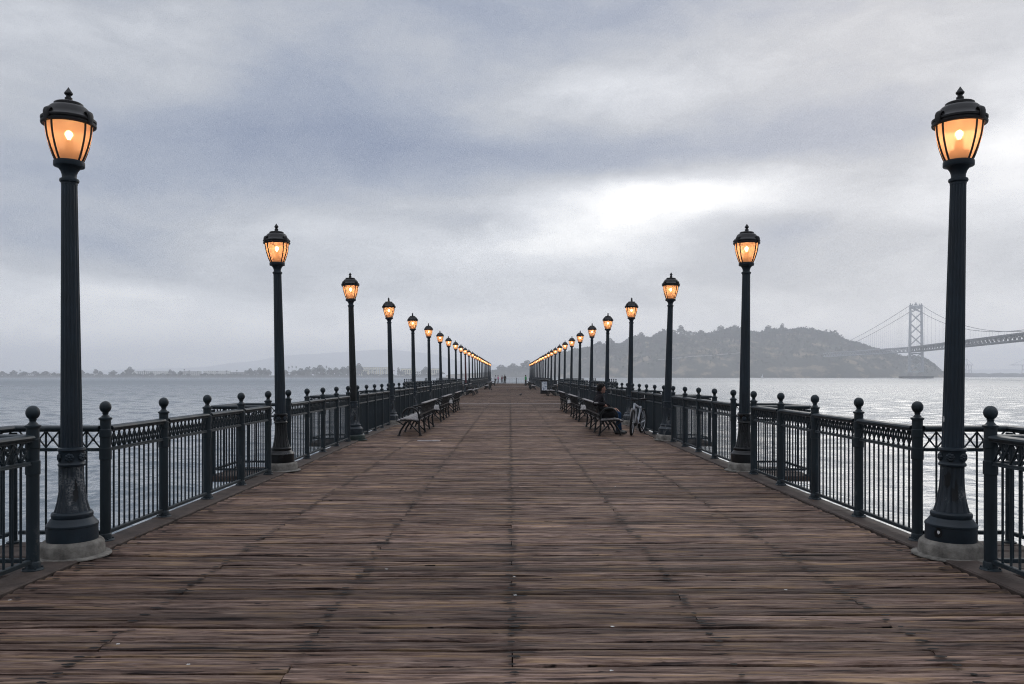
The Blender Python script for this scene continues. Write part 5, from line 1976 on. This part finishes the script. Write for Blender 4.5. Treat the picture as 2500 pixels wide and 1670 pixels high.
# deck trusses
for (P0, P1) in ((TW, A2_ + 0.35 * (A2_ - TW)), (TW, B_)):
    q = MB()
    L_ = (P1 - P0).length
    d = (P1 - P0).normalized()
    ac = V((d.y, -d.x, 0))
    for s_ in (-1, 1):
        for zz, h_ in ((DT - 1.0, 2.4), (DB + 0.8, 1.8)):
            q.bar(P0 + ac * s_ * 10 + V((0, 0, zz)), P1 + ac * s_ * 10 + V((0, 0, zz)), 1.6, h_)
        n = int(L_ / 9)
        for i in range(n):
            a = P0 + d * L_ * i / n + ac * s_ * 10
            c = P0 + d * L_ * (i + 1) / n + ac * s_ * 10
            if i % 2:
                a, c = c, a
            q.bar(a + V((0, 0, DB + 1)), c + V((0, 0, DT - 1.5)), 1.0)
            q.bar(a + V((0, 0, DB + 1)), a + V((0, 0, DT - 1.5)), 0.8)
    for zz in (DT - 0.6, DB + 0.2):
        q.bar(P0 + V((0, 0, zz)), P1 + V((0, 0, zz)), 19.5, 0.9)
    for i in range(0, int(L_ / 30)):
        pass
    q.obj('truss_deck', M['bridge'] if P1 is B_ else M['bridge_deck'], br, smooth=False)
# cables
cpts = {}
for s_ in (-1, 1):
    q = MB()
    T0 = legp(s_, ztop + 0.5)
    main_, sidec = [], []
    for i in range(49):
        u = i / 48
        p_ = TW.lerp(A2_, u) + acr * s_ * 10.5
        zc = (DT + 3.5) + (ztop - DT - 3.5) * (1 - 2 * u) ** 2
        main_.append(V((p_.x, p_.y, zc)) if i else T0)
        p2 = TW.lerp(B_, u) + acr * s_ * 10.5
        z2 = ztop + (DT + 1 - ztop) * u - 14 * 4 * u * (1 - u) * 0.55
        sidec.append(V((p2.x, p2.y, z2)) if i else T0)
    q.tube(list(reversed(sidec)) + main_[1:], 0.5, 6)
    q.obj('main_cable', M['bridge_deck'], br)
    cpts[s_] = (main_, sidec)
q = MB()
for s_ in (-1, 1):
    for line, P1 in zip(cpts[s_], (A2_, B_)):
        for i in range(1, len(line) - 1):
            p_ = line[i]
            if p_.z > DT + 1.5:
                q.bar(p_, V((p_.x, p_.y, DT)), 0.13)
q.obj('suspender_cables', M['bridge_deck'], br, smooth=False)

# ------------------------------------------------------------------ haze
m, k, out = mat('sea_haze')
pv = k.n('ShaderNodeVolumePrincipled')
pv.inputs['Color'].default_value = (0.965, 0.97, 1.0, 1)
pv.inputs['Density'].default_value = 2.7e-4
pv.inputs['Anisotropy'].default_value = 0.35
k.t.links.new(pv.outputs[0], out.inputs['Volume'])
hz = MB()
hz.box(-6200, 6200, -1700, 9700, WATER - 1.6, 300)
haze = hz.obj('haze', m, smooth=False)
tag(haze, 'pale sea haze lying over the bay', 'haze', kind='stuff')
